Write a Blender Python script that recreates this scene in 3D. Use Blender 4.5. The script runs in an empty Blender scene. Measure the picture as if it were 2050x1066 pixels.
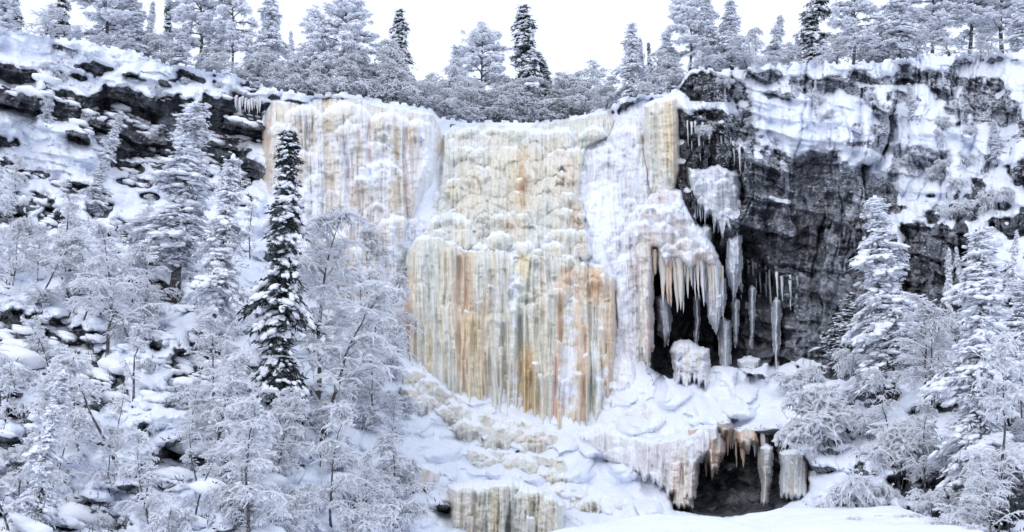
import bpy, math, random
import numpy as np
C = bpy.context.scene
COL = C.collection
# ------------------------------------------------------------------ camera
F = 2198.0; TILT = math.radians(12.0); CAMZ = 1.7
cam = bpy.data.objects.new('camera', bpy.data.cameras.new('camera')); COL.objects.link(cam)
cam.location = (0, 0, CAMZ); cam.rotation_euler = (math.radians(90) + TILT, 0, 0)
cam.data.sensor_width = 36; cam.data.lens = 36 * F / 2050
cam.data.clip_end = 2000; cam.data.clip_start = 0.1
C.camera = cam
# ------------------------------------------------------------------ sky, sun, exposure
w = bpy.data.worlds.new('World'); C.world = w; w.use_nodes = True
nt = w.node_tree; bg = nt.nodes['Background']
sky = nt.nodes.new('ShaderNodeTexSky'); sky.sky_type = 'NISHITA'; sky.sun_disc = False
sky.sun_elevation = math.radians(32); sky.sun_rotation = math.radians(205)
sky.air_density = 1.0; sky.dust_density = 4.0; sky.ozone_density = 1.0
cl = nt.nodes.new('ShaderNodeMixRGB'); cl.inputs[0].default_value = 0.86      # a closed, even cloud layer over the sky
nt.links.new(sky.outputs[0], cl.inputs[1]); cl.inputs[2].default_value = (11.3, 12.4, 14.9, 1)
nt.links.new(cl.outputs[0], bg.inputs[0]); bg.inputs[1].default_value = 0.091
sun = bpy.data.objects.new('sun', bpy.data.lights.new('sun', 'SUN')); COL.objects.link(sun)
sun.data.energy = 0.7; sun.data.angle = math.radians(35); sun.data.color = (1.0, 0.97, 0.95)
sun.rotation_euler = (math.radians(58), 0, math.radians(-25))
vs = C.view_settings; vs.view_transform = 'Standard'; vs.look = 'None'; vs.exposure = 0.15; vs.gamma = 1
C.cycles.max_bounces = 12; C.cycles.diffuse_bounces = 9; C.cycles.transmission_bounces = 9

# ------------------------------------------------------------------ projection
CT, ST = math.cos(TILT), math.sin(TILT)
def unproj(px, py, Y):
    px = np.asarray(px, float); py = np.asarray(py, float)
    k = Y / (F * CT - ST * (533 - py))
    return k * (px - 1025), Y + 0 * k, CAMZ + k * ((533 - py) * CT + F * ST)

# ------------------------------------------------------------------ noise (numpy)
def _h(ix, iy, seed):
    n = (ix.astype(np.int64) * 374761393 + iy.astype(np.int64) * 668265263 + seed * 1442695041) & 0xffffffff
    n = ((n ^ (n >> 13)) * 1274126177) & 0xffffffff
    n = ((n ^ (n >> 16)) * 2246822519) & 0xffffffff
    return ((n ^ (n >> 15)) & 0xffffff) / float(0x1000000)
def pn(x, y, seed=0):
    x, y = np.broadcast_arrays(np.asarray(x, float), np.asarray(y, float))
    ix = np.floor(x); iy = np.floor(y); fx = x - ix; fy = y - iy
    ux = fx * fx * fx * (fx * (fx * 6 - 15) + 10); uy = fy * fy * fy * (fy * (fy * 6 - 15) + 10)
    def g(dx, dy):
        a = _h(ix + dx, iy + dy, seed) * 2 * np.pi
        return np.cos(a) * (fx - dx) + np.sin(a) * (fy - dy)
    return 1.5 * ((g(0, 0) * (1 - ux) + g(1, 0) * ux) * (1 - uy) + (g(0, 1) * (1 - ux) + g(1, 1) * ux) * uy)
def fbm(x, y, seed=0, o=4, gain=0.5):
    s = 0; a = 1.0; t = 0
    for k in range(o):
        s = s + a * pn(x * 2 ** k, y * 2 ** k, seed + k * 17); t += a; a *= gain
    return s / t * 1.35
def cells(x, y, seed=0):
    """Worley: distance to nearest, to second, and a random value of the nearest cell"""
    ix = np.floor(x); iy = np.floor(y)
    d1 = np.full(x.shape, 9.0); d2 = d1.copy(); idv = np.zeros(x.shape)
    for dx in (-1, 0, 1):
        for dy in (-1, 0, 1):
            cx = ix + dx; cy = iy + dy
            d = np.hypot(cx + _h(cx, cy, seed) - x, cy + _h(cx, cy, seed + 5) - y)
            near = d < d1
            d2 = np.where(near, d1, np.minimum(d2, d)); idv = np.where(near, _h(cx, cy, seed + 9), idv)
            d1 = np.where(near, d, d1)
    return d1, d2, idv
def sm(a, b, x):
    t = np.clip((x - a) / (b - a), 0, 1); return t * t * (3 - 2 * t)
def blur(a, r, it=2):
    """separable box blur, r in cells"""
    r = int(round(r))
    if r < 1: return a
    for _ in range(it):
        for ax in (0, 1):
            p = np.pad(a, [(r + 1, r) if k == ax else (0, 0) for k in (0, 1)], mode='edge')
            c = np.cumsum(p, axis=ax); n = a.shape[ax]
            hi = np.take(c, range(2 * r + 1, 2 * r + 1 + n), axis=ax); lo = np.take(c, range(0, n), axis=ax)
            a = (hi - lo) / (2 * r + 1)
    return a
def sdf(poly, X, Y):
    """signed distance in px to a polygon, positive inside"""
    d = np.full(X.shape, 1e9); ins = np.zeros(X.shape, bool); n = len(poly)
    for i in range(n):
        x0, y0 = poly[i]; x1, y1 = poly[(i + 1) % n]
        ex, ey = x1 - x0, y1 - y0
        t = np.clip(((X - x0) * ex + (Y - y0) * ey) / (ex * ex + ey * ey + 1e-9), 0, 1)
        d = np.minimum(d, np.hypot(X - x0 - t * ex, Y - y0 - t * ey))
        if y0 != y1:
            ins ^= ((y0 > Y) != (y1 > Y)) & (X < ex * (Y - y0) / ey + x0)
    return np.where(ins, d, -d)
def ell(X, Y, cx, cy, rx, ry, ang=0):
    a = math.radians(ang); dx = X - cx; dy = Y - cy
    u = (dx * math.cos(a) + dy * math.sin(a)) / rx; v = (-dx * math.sin(a) + dy * math.cos(a)) / ry
    return np.hypot(u, v)

# ------------------------------------------------------------------ mesh helpers
def mesh(name, V, Fc, mat, parent=None, attrs=None, smooth=True):
    """V (n,3); Fc array (m,3|4) or list of such arrays"""
    if not isinstance(Fc, list): Fc = [Fc]
    Fc = [f for f in Fc if len(f)]
    me = bpy.data.meshes.new(name)
    me.vertices.add(len(V)); me.vertices.foreach_set('co', np.ascontiguousarray(V, dtype=np.float32).ravel())
    loops = np.concatenate([f.ravel() for f in Fc]).astype(np.int32)
    tot = np.concatenate([np.full(len(f), f.shape[1]) for f in Fc]).astype(np.int32)
    start = np.concatenate([[0], np.cumsum(tot)[:-1]]).astype(np.int32)
    me.loops.add(len(loops)); me.loops.foreach_set('vertex_index', loops)
    me.polygons.add(len(tot)); me.polygons.foreach_set('loop_start', start)
    try: me.polygons.foreach_set('loop_total', tot)
    except Exception: pass
    me.polygons.foreach_set('use_smooth', np.full(len(tot), smooth))
    for k, a in (attrs or {}).items():
        if a.ndim == 2:
            at = me.attributes.new(k, 'FLOAT_COLOR', 'POINT')
            at.data.foreach_set('color', np.concatenate([a, np.ones((len(a), 1))], 1).astype(np.float32).ravel())
        else:
            at = me.attributes.new(k, 'FLOAT', 'POINT'); at.data.foreach_set('value', a.astype(np.float32))
    me.materials.append(mat); me.update(calc_edges=True); me.validate()
    o = bpy.data.objects.new(name, me); COL.objects.link(o)
    if parent: o.parent = parent
    return o
def grid_faces(nr, nc, keep=None):
    i = np.arange(nr * nc).reshape(nr, nc)
    q = np.stack([i[:-1, :-1], i[1:, :-1], i[1:, 1:], i[:-1, 1:]], -1)
    if keep is not None:
        k = keep[:-1, :-1] & keep[1:, :-1] & keep[1:, 1:] & keep[:-1, 1:]; q = q[k]
    return q.reshape(-1, 4)
def compact(V, Fc, attrs):
    used = np.zeros(len(V), bool); used[Fc.ravel()] = True
    m = np.cumsum(used) - 1
    return V[used], m[Fc], {k: a[used] for k, a in attrs.items()}
def tag(o, label=None, cat=None, group=None, kind=None):
    if label: o['label'] = label
    if cat: o['category'] = cat
    if group: o['group'] = group
    if kind: o['kind'] = kind
    return o
def empty(name, loc=(0, 0, 0)):
    o = bpy.data.objects.new(name, None); COL.objects.link(o); o.location = loc; o.empty_display_size = .3
    return o
def copy_tree(o, parent=None):
    c = o.copy(); COL.objects.link(c); c.parent = parent
    for ch in list(o.children): copy_tree(ch, c)
    return c

# ------------------------------------------------------------------ materials
def mat(name):
    m = bpy.data.materials.new(name); m.use_nodes = True
    n = m.node_tree.nodes; b = n['Principled BSDF']
    return m, m.node_tree, n, m.node_tree.links, b
def ramp(n, pts):
    r = n.new('ShaderNodeValToRGB'); e = r.color_ramp.elements
    while len(e) > 1: e.remove(e[-1])
    e[0].position = pts[0][0]; e[0].color = (*pts[0][1], 1)
    for p, c in pts[1:]:
        x = e.new(p); x.color = (*c, 1)
    return r
def noise_node(n, l, scale, detail=4, vec=None, mapscale=None, rough=.55):
    tc = n.new('ShaderNodeTexCoord'); src = tc.outputs['Object']
    if mapscale:
        mp = n.new('ShaderNodeMapping'); mp.inputs['Scale'].default_value = mapscale
        l.new(src, mp.inputs[0]); src = mp.outputs[0]
    t = n.new('ShaderNodeTexNoise'); t.inputs['Scale'].default_value = scale; t.inputs['Detail'].default_value = detail
    t.inputs['Roughness'].default_value = rough
    l.new(src, t.inputs['Vector']); return t
def math_node(n, l, op, a, b, clamp=False):
    m = n.new('ShaderNodeMath'); m.operation = op; m.use_clamp = clamp
    for i, v in enumerate((a, b)):
        if v is None: continue
        if isinstance(v, (int, float)): m.inputs[i].default_value = v
        else: l.new(v, m.inputs[i])
    return m.outputs[0]
def bump(n, l, h, strength, dist, b, prev=None):
    bp = n.new('ShaderNodeBump'); bp.inputs['Strength'].default_value = strength; bp.inputs['Distance'].default_value = dist
    l.new(h, bp.inputs['Height'])
    if prev: l.new(prev, bp.inputs['Normal'])
    if b: l.new(bp.outputs[0], b.inputs['Normal'])
    return bp.outputs[0]
SNOW = (0.84, 0.872, 0.935)

def snow_mat(name, col=SNOW, bscale=5, bs=.5):
    m, t, n, l, b = mat(name)
    b.inputs['Roughness'].default_value = .85; b.inputs['Specular IOR Level'].default_value = .2
    a = noise_node(n, l, 2.2, 5); r = ramp(n, [(.3, tuple(c * .93 for c in col)), (.7, col)])
    l.new(a.outputs[0], r.inputs[0]); l.new(r.outputs[0], b.inputs['Base Color'])
    z = noise_node(n, l, bscale, 6); bump(n, l, z.outputs[0], bs, .12, b)
    return m
M_SNOW = snow_mat('fresh_snow')

def terrain_mat():
    m, t, n, l, b = mat('snowy_rock')
    at = n.new('ShaderNodeAttribute'); at.attribute_name = 'snow'
    rt = n.new('ShaderNodeAttribute'); rt.attribute_name = 'rocktone'
    fr = n.new('ShaderNodeAttribute'); fr.attribute_name = 'frost'
    # rock: dark grey with brown and blue-grey seams, vertical water streaks
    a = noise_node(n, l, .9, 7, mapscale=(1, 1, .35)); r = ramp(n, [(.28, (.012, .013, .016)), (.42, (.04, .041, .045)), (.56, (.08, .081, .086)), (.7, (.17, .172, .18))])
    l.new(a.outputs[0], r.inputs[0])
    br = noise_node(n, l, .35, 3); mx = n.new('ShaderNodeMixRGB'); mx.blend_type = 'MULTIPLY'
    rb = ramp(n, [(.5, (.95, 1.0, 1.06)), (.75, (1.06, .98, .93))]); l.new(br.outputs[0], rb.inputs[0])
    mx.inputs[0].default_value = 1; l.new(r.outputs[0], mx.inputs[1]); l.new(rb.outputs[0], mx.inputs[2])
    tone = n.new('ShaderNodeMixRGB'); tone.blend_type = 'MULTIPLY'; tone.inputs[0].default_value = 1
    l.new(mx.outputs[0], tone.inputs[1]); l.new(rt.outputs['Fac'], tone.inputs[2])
    # frost and stuck snow flecks on the rock
    f1 = noise_node(n, l, 3.6, 6, rough=.62, mapscale=(1, 1, 1.6)); f2 = noise_node(n, l, .8, 3)
    s = math_node(n, l, 'ADD', f1.outputs[0], math_node(n, l, 'MULTIPLY', f2.outputs[0], .35))
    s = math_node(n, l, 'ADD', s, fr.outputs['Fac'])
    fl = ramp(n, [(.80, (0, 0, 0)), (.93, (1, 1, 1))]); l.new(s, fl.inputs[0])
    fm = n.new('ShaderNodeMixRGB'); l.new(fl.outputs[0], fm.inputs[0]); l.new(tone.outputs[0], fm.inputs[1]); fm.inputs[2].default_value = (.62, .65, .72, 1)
    # snow
    e = noise_node(n, l, 7, 6, rough=.7)
    k = math_node(n, l, 'ADD', at.outputs['Fac'], math_node(n, l, 'MULTIPLY', math_node(n, l, 'SUBTRACT', e.outputs[0], .5), .9))
    kr = ramp(n, [(.42, (0, 0, 0)), (.54, (1, 1, 1))]); l.new(k, kr.inputs[0])
    sn = noise_node(n, l, 1.6, 5); sr = ramp(n, [(.3, (.78, .825, .91)), (.7, SNOW)]); l.new(sn.outputs[0], sr.inputs[0])
    f = n.new('ShaderNodeMixRGB'); l.new(kr.outputs[0], f.inputs[0]); l.new(fm.outputs[0], f.inputs[1]); l.new(sr.outputs[0], f.inputs[2])
    l.new(f.outputs[0], b.inputs['Base Color']); b.inputs['Roughness'].default_value = .8; b.inputs['Specular IOR Level'].default_value = .25
    z = noise_node(n, l, 3.5, 8, rough=.65); bump(n, l, z.outputs[0], .6, .18, b)
    return m
M_TERR = terrain_mat()

def ice_mat():
    m, t, n, l, b = mat('frozen_seep_ice')
    at = n.new('ShaderNodeAttribute'); at.attribute_name = 'snow'
    ti = n.new('ShaderNodeAttribute'); ti.attribute_name = 'tint'
    st = noise_node(n, l, 5.5, 6, mapscale=(1, .6, .07), rough=.6)
    sr = ramp(n, [(.3, (.72, .73, .74)), (.5, (1, 1, 1)), (.72, (1.1, 1.1, 1.12))]); l.new(st.outputs[0], sr.inputs[0])
    mx = n.new('ShaderNodeMixRGB'); mx.blend_type = 'MULTIPLY'; mx.inputs[0].default_value = .95
    l.new(ti.outputs['Color'], mx.inputs[1]); l.new(sr.outputs[0], mx.inputs[2])
    e = noise_node(n, l, 6, 7, rough=.75)
    k = math_node(n, l, 'ADD', at.outputs['Fac'], math_node(n, l, 'MULTIPLY', math_node(n, l, 'SUBTRACT', e.outputs[0], .5), .95))
    e2 = noise_node(n, l, 2.6, 3, rough=.6, mapscale=(1, 1, 2)); k = math_node(n, l, 'ADD', k, math_node(n, l, 'MULTIPLY', math_node(n, l, 'SUBTRACT', e2.outputs[0], .5), .4))
    kr = ramp(n, [(.34, (0, 0, 0)), (.68, (1, 1, 1))]); l.new(k, kr.inputs[0])
    f = n.new('ShaderNodeMixRGB'); l.new(kr.outputs[0], f.inputs[0]); l.new(mx.outputs[0], f.inputs[1]); f.inputs[2].default_value = (*SNOW, 1)
    l.new(f.outputs[0], b.inputs['Base Color'])
    b.inputs['Subsurface Weight'].default_value = .35; b.inputs['Subsurface Radius'].default_value = (1, .9, .75); b.inputs['Subsurface Scale'].default_value = .3
    rr = n.new('ShaderNodeMapRange'); l.new(kr.outputs[0], rr.inputs[0]); rr.inputs[3].default_value = .28; rr.inputs[4].default_value = .85
    l.new(rr.outputs[0], b.inputs['Roughness']); b.inputs['Specular IOR Level'].default_value = .35
    p = bump(n, l, st.outputs[0], .5, .14, None)
    z = noise_node(n, l, 6, 5, mapscale=(1, 1, .5)); bump(n, l, z.outputs[0], .4, .1, b, p)
    return m
M_ICE = ice_mat()

def plain_ice(name, col, dark):
    m, t, n, l, b = mat(name)
    st = noise_node(n, l, 6, 6, mapscale=(1, 1, .12)); r = ramp(n, [(.35, dark), (.62, col)]); l.new(st.outputs[0], r.inputs[0])
    l.new(r.outputs[0], b.inputs['Base Color']); b.inputs['Roughness'].default_value = .25; b.inputs['Subsurface Weight'].default_value = .35; b.inputs['Subsurface Scale'].default_value = .25
    bump(n, l, st.outputs[0], .5, .1, b); return m
M_ICI = plain_ice('white_icicle_ice', (.74, .75, .77), (.5, .52, .55))
M_ICIA = plain_ice('amber_icicle_ice', (.66, .58, .50), (.55, .38, .26))
M_ICIB = plain_ice('cream_icicle_ice', (.68, .67, .63), (.55, .5, .44))

def two_tone(name, c1, c2, scale, lo, hi, rough=.8):
    m, t, n, l, b = mat(name)
    a = noise_node(n, l, scale, 5, rough=.7); r = ramp(n, [(lo, c1), (hi, c2)]); l.new(a.outputs[0], r.inputs[0])
    l.new(r.outputs[0], b.inputs['Base Color']); b.inputs['Roughness'].default_value = rough; b.inputs['Specular IOR Level'].default_value = .2
    return m
M_NEED = two_tone('dark_spruce_needles', (.022, .032, .03), (.22, .24, .28), 5, .5, .68)
M_NEEDF = two_tone('frosted_needles', (.06, .07, .085), (.84, .86, .91), 3.2, .34, .52)
M_BARK = two_tone('bark', (.07, .062, .06), (.3, .3, .33), 5, .48, .7)
M_TWIG = two_tone('twig_bark', (.07, .062, .065), (.35, .36, .4), 3, .5, .7)
M_TWIGF = two_tone('frosted_twig_bark', (.16, .16, .18), (.78, .8, .85), 4, .38, .52)
M_FROST = snow_mat('rime', (.88, .905, .955), 8, .3)
def rime_mat():
    m = snow_mat('loose_rime', (.95, .96, .98), 8, .0); n = m.node_tree.nodes; l = m.node_tree.links
    tr = n.new('ShaderNodeBsdfTranslucent'); tr.inputs[0].default_value = (.94, .95, .975, 1); mx = n.new('ShaderNodeMixShader'); mx.inputs[0].default_value = .6
    l.new(n['Principled BSDF'].outputs[0], mx.inputs[1]); l.new(tr.outputs[0], mx.inputs[2]); l.new(mx.outputs[0], n['Material Output'].inputs[0])
    return m
M_RIME = rime_mat()
# ------------------------------------------------------------------ terrain: one sheet from the valley foot over the cliff to the plateau
def interp(x, pts):
    return np.interp(x, [p[0] for p in pts], [p[1] for p in pts])
RIM = [(-300, 40), (0, 56), (60, 66), (150, 82), (250, 98), (330, 122), (400, 138), (470, 150), (530, 172), (600, 188), (700, 186), (760, 202),
       (860, 216), (880, 234), (930, 243), (1100, 243), (1160, 232), (1220, 214), (1245, 196), (1290, 190), (1355, 182), (1372, 150),
       (1400, 134), (1440, 142), (1500, 136), (1600, 122), (1700, 128), (1800, 118), (1870, 108), (1950, 112), (2050, 100), (2350, 70)]
TX = [-300, 0, 250, 520, 560, 700, 860, 890, 1000, 1150, 1230, 1290, 1360, 1500, 1700, 1850, 2050, 2350]
TY = [0, 150, 200, 300, 400, 480, 560, 700, 800, 860, 950, 1000, 1060, 1150]
TD = [[76, 74, 73, 72, 68, 64, 60, 52, 47, 44, 41, 39, 36, 32], [80, 78.5, 78, 77.5, 74, 68, 62, 54, 48, 45, 42, 40, 37, 33],
      [82, 81.5, 81, 80.5, 77.5, 71, 64, 56, 50, 47, 43, 41, 38, 33], [85, 84.5, 84, 83.5, 81.5, 76, 70, 60, 53, 50, 46, 44, 41, 36],
      [88, 86, 83, 82, 81, 79, 76, 66, 58, 55, 50, 47, 44, 38], [89, 87, 84, 83, 82, 81, 79, 72, 65, 61, 55, 52, 48, 42],
      [92, 90, 86, 85, 84, 83.5, 83, 80, 74, 70, 63, 59, 54, 47], [96, 94, 92, 90, 87, 84, 83.5, 82.5, 79, 74, 66, 62, 58, 50],
      [98, 96, 95, 91, 88, 84.5, 83.5, 83, 82, 78, 69, 64, 60, 50], [98, 96, 95, 91, 88, 85, 83.5, 83, 82, 79, 70, 66, 61, 48],
      [96, 94, 92, 90, 88, 86, 84, 83, 81, 78, 71, 67, 61, 47], [93, 91, 87, 86.5, 86, 85.5, 85, 84, 77, 72, 69, 67, 60, 45],
      [90, 88, 86, 85.5, 85.5, 85.5, 85, 84, 76, 70, 68.5, 67.5, 60, 45], [88, 87, 86, 85, 84.5, 84, 83.5, 82.5, 75, 69, 67.5, 66, 58, 44],
      [86, 85, 83, 82, 81, 80, 79, 74, 66, 62, 56, 52, 47, 41], [86, 84, 81, 78, 75, 72, 69, 63, 57, 54, 49, 46, 42, 36],
      [84, 82, 78, 75, 71, 67, 63, 56, 51, 48, 44, 42, 38, 33], [80, 78, 74, 70, 66, 62, 58, 52, 47, 44, 40, 38, 35, 30]]
TD = np.array(TD, float).T                                     # rows y, cols x
def base_depth(X, Y):
    """bilinear table look-up, eased"""
    xi = np.clip(np.searchsorted(TX, X, side='right') - 1, 0, len(TX) - 2); yi = np.clip(np.searchsorted(TY, Y, side='right') - 1, 0, len(TY) - 2)
    tx = np.array(TX, float); ty = np.array(TY, float)
    fx = np.clip((X - tx[xi]) / (tx[xi + 1] - tx[xi]), 0, 1); fy = np.clip((Y - ty[yi]) / (ty[yi + 1] - ty[yi]), 0, 1)
    return (TD[yi, xi] * (1 - fx) + TD[yi, xi + 1] * fx) * (1 - fy) + (TD[yi + 1, xi] * (1 - fx) + TD[yi + 1, xi + 1] * fx) * fy

SP = 2.0
gx = np.arange(-300, 2352, SP); gy = np.arange(-100, 1152, SP)
GX, GY = np.meshgrid(gx, gy)
rimv = interp(gx, RIM) + 5 * fbm(gx / 60, 0 * gx, 3, 4) + 2.5 * np.sign(pn(gx / 17, 0 * gx, 8))
D0 = blur(base_depth(GX, np.maximum(GY, 0)), 14)               # smooth base
# --- where it is cliff (1) and where slope (0)
left_cliff = sm(-30, 30, sdf([(-320, 50), (60, 60), (330, 120), (535, 170), (530, 250), (525, 385), (430, 345), (300, 330), (200, 380), (60, 400), (-320, 400)], GX, GY))
right_cliff = sm(-25, 25, sdf([(1365, 135), (1700, 120), (1960, 110), (2350, 80), (2350, 420), (1960, 470), (1900, 640), (1700, 730), (1600, 760), (1300, 790), (1290, 480), (1365, 380)], GX, GY))
mid_ice = sm(-20, 40, sdf([(540, 190), (860, 210), (1100, 240), (1360, 180), (1370, 400), (1300, 480), (1300, 780), (1150, 880), (800, 780), (780, 650), (600, 600), (530, 380)], GX, GY))
low_cave = sm(-10, 6, sdf([(1348, 915), (1385, 895), (1440, 880), (1500, 872), (1560, 880), (1600, 910), (1620, 985), (1550, 1022), (1440, 1035), (1350, 1020)], GX, GY))
up_cave = sm(-8, 14, sdf([(1296, 470), (1350, 455), (1400, 480), (1440, 500), (1480, 470), (1520, 500), (1560, 560), (1570, 700), (1510, 742), (1430, 735), (1370, 775), (1300, 750)], GX, GY))
rock = np.clip(left_cliff + right_cliff, 0, 1)
slope_zone = np.clip(1 - rock - mid_ice, 0, 1)
wx = GX + 22 * fbm(GX / 120, GY / 120, 21, 4); wy = GY + 16 * fbm(GX / 110, GY / 90, 22, 4)
def bricks(x, y, wd, ht, seed):
    r = np.floor(y / ht + .35 * pn(x / wd / 2, y * 0 + 3.3, seed)); ph = _h(r, r * 0, seed)
    c = np.floor(x / wd + ph * 7 + .3 * pn(x * 0 + 1.7, y / ht / 2, seed + 1))
    return _h(c, r, seed + 2) - .5
def ledges(dip, wd, ht, amp, seed):
    yy = wy - dip * GX; xx = wx + dip * GY * .3
    return amp * bricks(xx, yy, wd, ht, seed)
Dl = ledges(.28, 120, 34, 3.2, 31) + ledges(.22, 46, 17, 1.4, 32) + ledges(.2, 20, 9, .6, 33)            # thin beds dipping right
Dr = ledges(.10, 52, 150, 4.6, 41) + ledges(.16, 26, 60, 1.9, 42) + ledges(.2, 60, 15, .7, 43) + ledges(.1, 14, 24, .5, 44)   # upright joints
Dr = Dr + right_cliff * 1.0 * np.abs(fbm(GX / 30, GY / 130, 45, 4))
def strata(dip, ht, amp, mseed):
    ph = (wy - dip * GX) / ht; fr = ph - np.floor(ph); on = sm(-.15, .25, fbm(GX / 130 + np.floor(ph) * .37, np.floor(ph) * 1.7, mseed, 3))
    return -amp * on * fr ** 1.5 * sm(1.0, .93, fr)
Dl = Dl + strata(.24, 48, 1.6, 46); Dr = Dr + strata(.17, 24, .9, 47) * sm(1480, 1500, GX) * sm(1600, 1580, GX) * 1.6 + strata(.18, 62, .8, 48) + strata(.22, 38, 1.3, 53) * sm(1490, 1520, GX) * sm(1760, 1700, GX)
jx = (wx + .1 * GY) / 58; jf = np.abs(jx - np.round(jx)) * 58
kx = (wx + .05 * GY) / 23; kf = np.abs(kx - np.round(kx)) * 23
Dr = Dr + .9 * np.exp(-(kf / 1.7) ** 2) * sm(.0, .3, fbm(np.round(kx) * 1.7, GY / 90, 50, 2))
Dr = Dr + 1.5 * np.exp(-(jf / 2.2) ** 2) * sm(.0, .4, fbm(np.round(jx) * 1.3, GY / 150, 49, 2))
rough = 1.2 * fbm(GX / 90, GY / 70, 51, 5) + .5 * fbm(GX / 22, GY / 18, 52, 4)
D = D0 + left_cliff * Dl + right_cliff * Dr + rough * (1 - .5 * mid_ice)
# slope: hummocks and hollows over boulders
d1, d2, idv = cells(wx / 62 + .3, wy / 34, 61)
hum = np.sqrt(np.clip(1 - (d1 / .62) ** 2, 0, 1))
d1b, d2b, idb = cells(wx / 28, wy / 17, 62)
humb = np.sqrt(np.clip(1 - (d1b / .6) ** 2, 0, 1))
D = D - slope_zone * (hum * (2.9 * idv + .5) + humb * (1.1 * idb)) + slope_zone * 1.4
D += up_cave * 5.0 + low_cave * 3.6
# painted dark hollows (bare rock and brush under snow) and painted snow fields: x, y, rx, ry, angle, strength
HOL = [(60, 688, 105, 40, 5, 2), (160, 760, 70, 45, 20, 1.3), (290, 578, 50, 14, 10, 1.2), (335, 592, 25, 12, 0, 1.2), (385, 752, 34, 42, 0, 1.6), (165, 835, 60, 30, 25, 1.2),
       (340, 935, 66, 28, -14, 2), (322, 955, 26, 22, 0, 1.5), (165, 1048, 66, 26, 10, 1.8), (25, 900, 30, 12, 20, 1.2), (150, 595, 20, 16, 0, .9), (440, 745, 40, 50, 0, 1), (30, 790, 30, 30, 0, .8),
       (60, 400, 44, 20, 0, 1.8), (200, 410, 26, 28, 0, 1.8), (140, 375, 44, 14, 10, 1.6), (270, 366, 36, 10, 8, 1.8), (300, 395, 24, 8, 8, 1.5), (60, 345, 50, 12, 8, 1.8), (150, 345, 30, 12, 30, 1.5), (100, 440, 30, 22, 0, 1.2), (20, 460, 30, 20, 0, 1.2), (240, 470, 24, 14, 0, 1.1), (480, 400, 30, 14, 0, 1.2), (300, 700, 20, 9, 0, 1), (570, 905, 16, 22, 0, 1), (325, 658, 26, 6, 0, 1.2),
       (30, 190, 60, 32, 10, 1.6), (110, 210, 50, 30, 10, 1.2), (230, 240, 90, 45, 12, 2.2), (340, 270, 130, 70, 8, 3.2), (460, 240, 80, 44, 8, 3), (450, 310, 40, 24, 5, 1.6), (385, 175, 60, 22, 12, 1), (120, 155, 80, 14, 14, .8), (230, 150, 80, 10, 14, .8),
       (502, 172, 22, 12, 5, 1.4), (480, 350, 40, 30, 0, 1.2), (40, 320, 40, 16, 0, 1.2), (250, 335, 60, 12, 10, 1.2), (60, 125, 50, 12, 20, 1.0), (10, 160, 30, 40, 0, 1.4),
       (1400, 165, 46, 36, 0, 1.5), (1450, 185, 40, 30, 0, 1), (1265, 225, 36, 22, -20, 2.2), (1225, 235, 8, 18, 0, 2), (1610, 172, 34, 20, 0, 1.4), (1550, 178, 14, 16, 0, 1.2), (1780, 163, 60, 8, 0, 1.6), (1725, 185, 28, 10, 0, 1.3), (1875, 160, 70, 12, 3, 1.3),
       (1795, 195, 20, 14, 0, 1.4), (1430, 265, 60, 50, 0, 1.3), (1498, 300, 16, 90, 0, 1.6), (1665, 385, 95, 85, 5, 3), (1640, 520, 95, 165, 3, 3.2), (1530, 430, 50, 150, 0, 2.2), (1760, 380, 50, 40, 0, 1.2), (1530, 590, 60, 130, 0, 2.2),
       (1900, 205, 26, 26, 0, 1.2), (1950, 215, 40, 50, 0, 1.3), (1765, 262, 22, 40, 10, 1.3), (2015, 235, 26, 20, 0, .9), (1845, 320, 50, 40, 0, .7), (1860, 500, 50, 70, 10, 1.8), (1900, 590, 70, 70, 0, 1.6), (1820, 600, 60, 70, 0, 1.4), (1960, 390, 30, 60, 25, 1.2), (1900, 430, 40, 26, 10, 1.3),
       (1790, 425, 40, 14, 0, 1.4), (2020, 455, 40, 14, 0, 1.3), (1700, 705, 60, 30, 0, 1.4), (1680, 740, 40, 26, 0, 1.3), (1560, 690, 60, 40, 0, 1.8), (1840, 950, 34, 60, 0, 1.6), (1950, 940, 70, 26, 10, 1.4), (2030, 925, 40, 60, 0, 1.3), (1960, 1010, 80, 50, 0, 1.2), (1930, 650, 30, 40, 0, 1.2),
       (1695, 810, 16, 12, 0, 1.2), (1690, 870, 30, 20, 10, 1), (2035, 650, 30, 50, 0, 1)]
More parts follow.
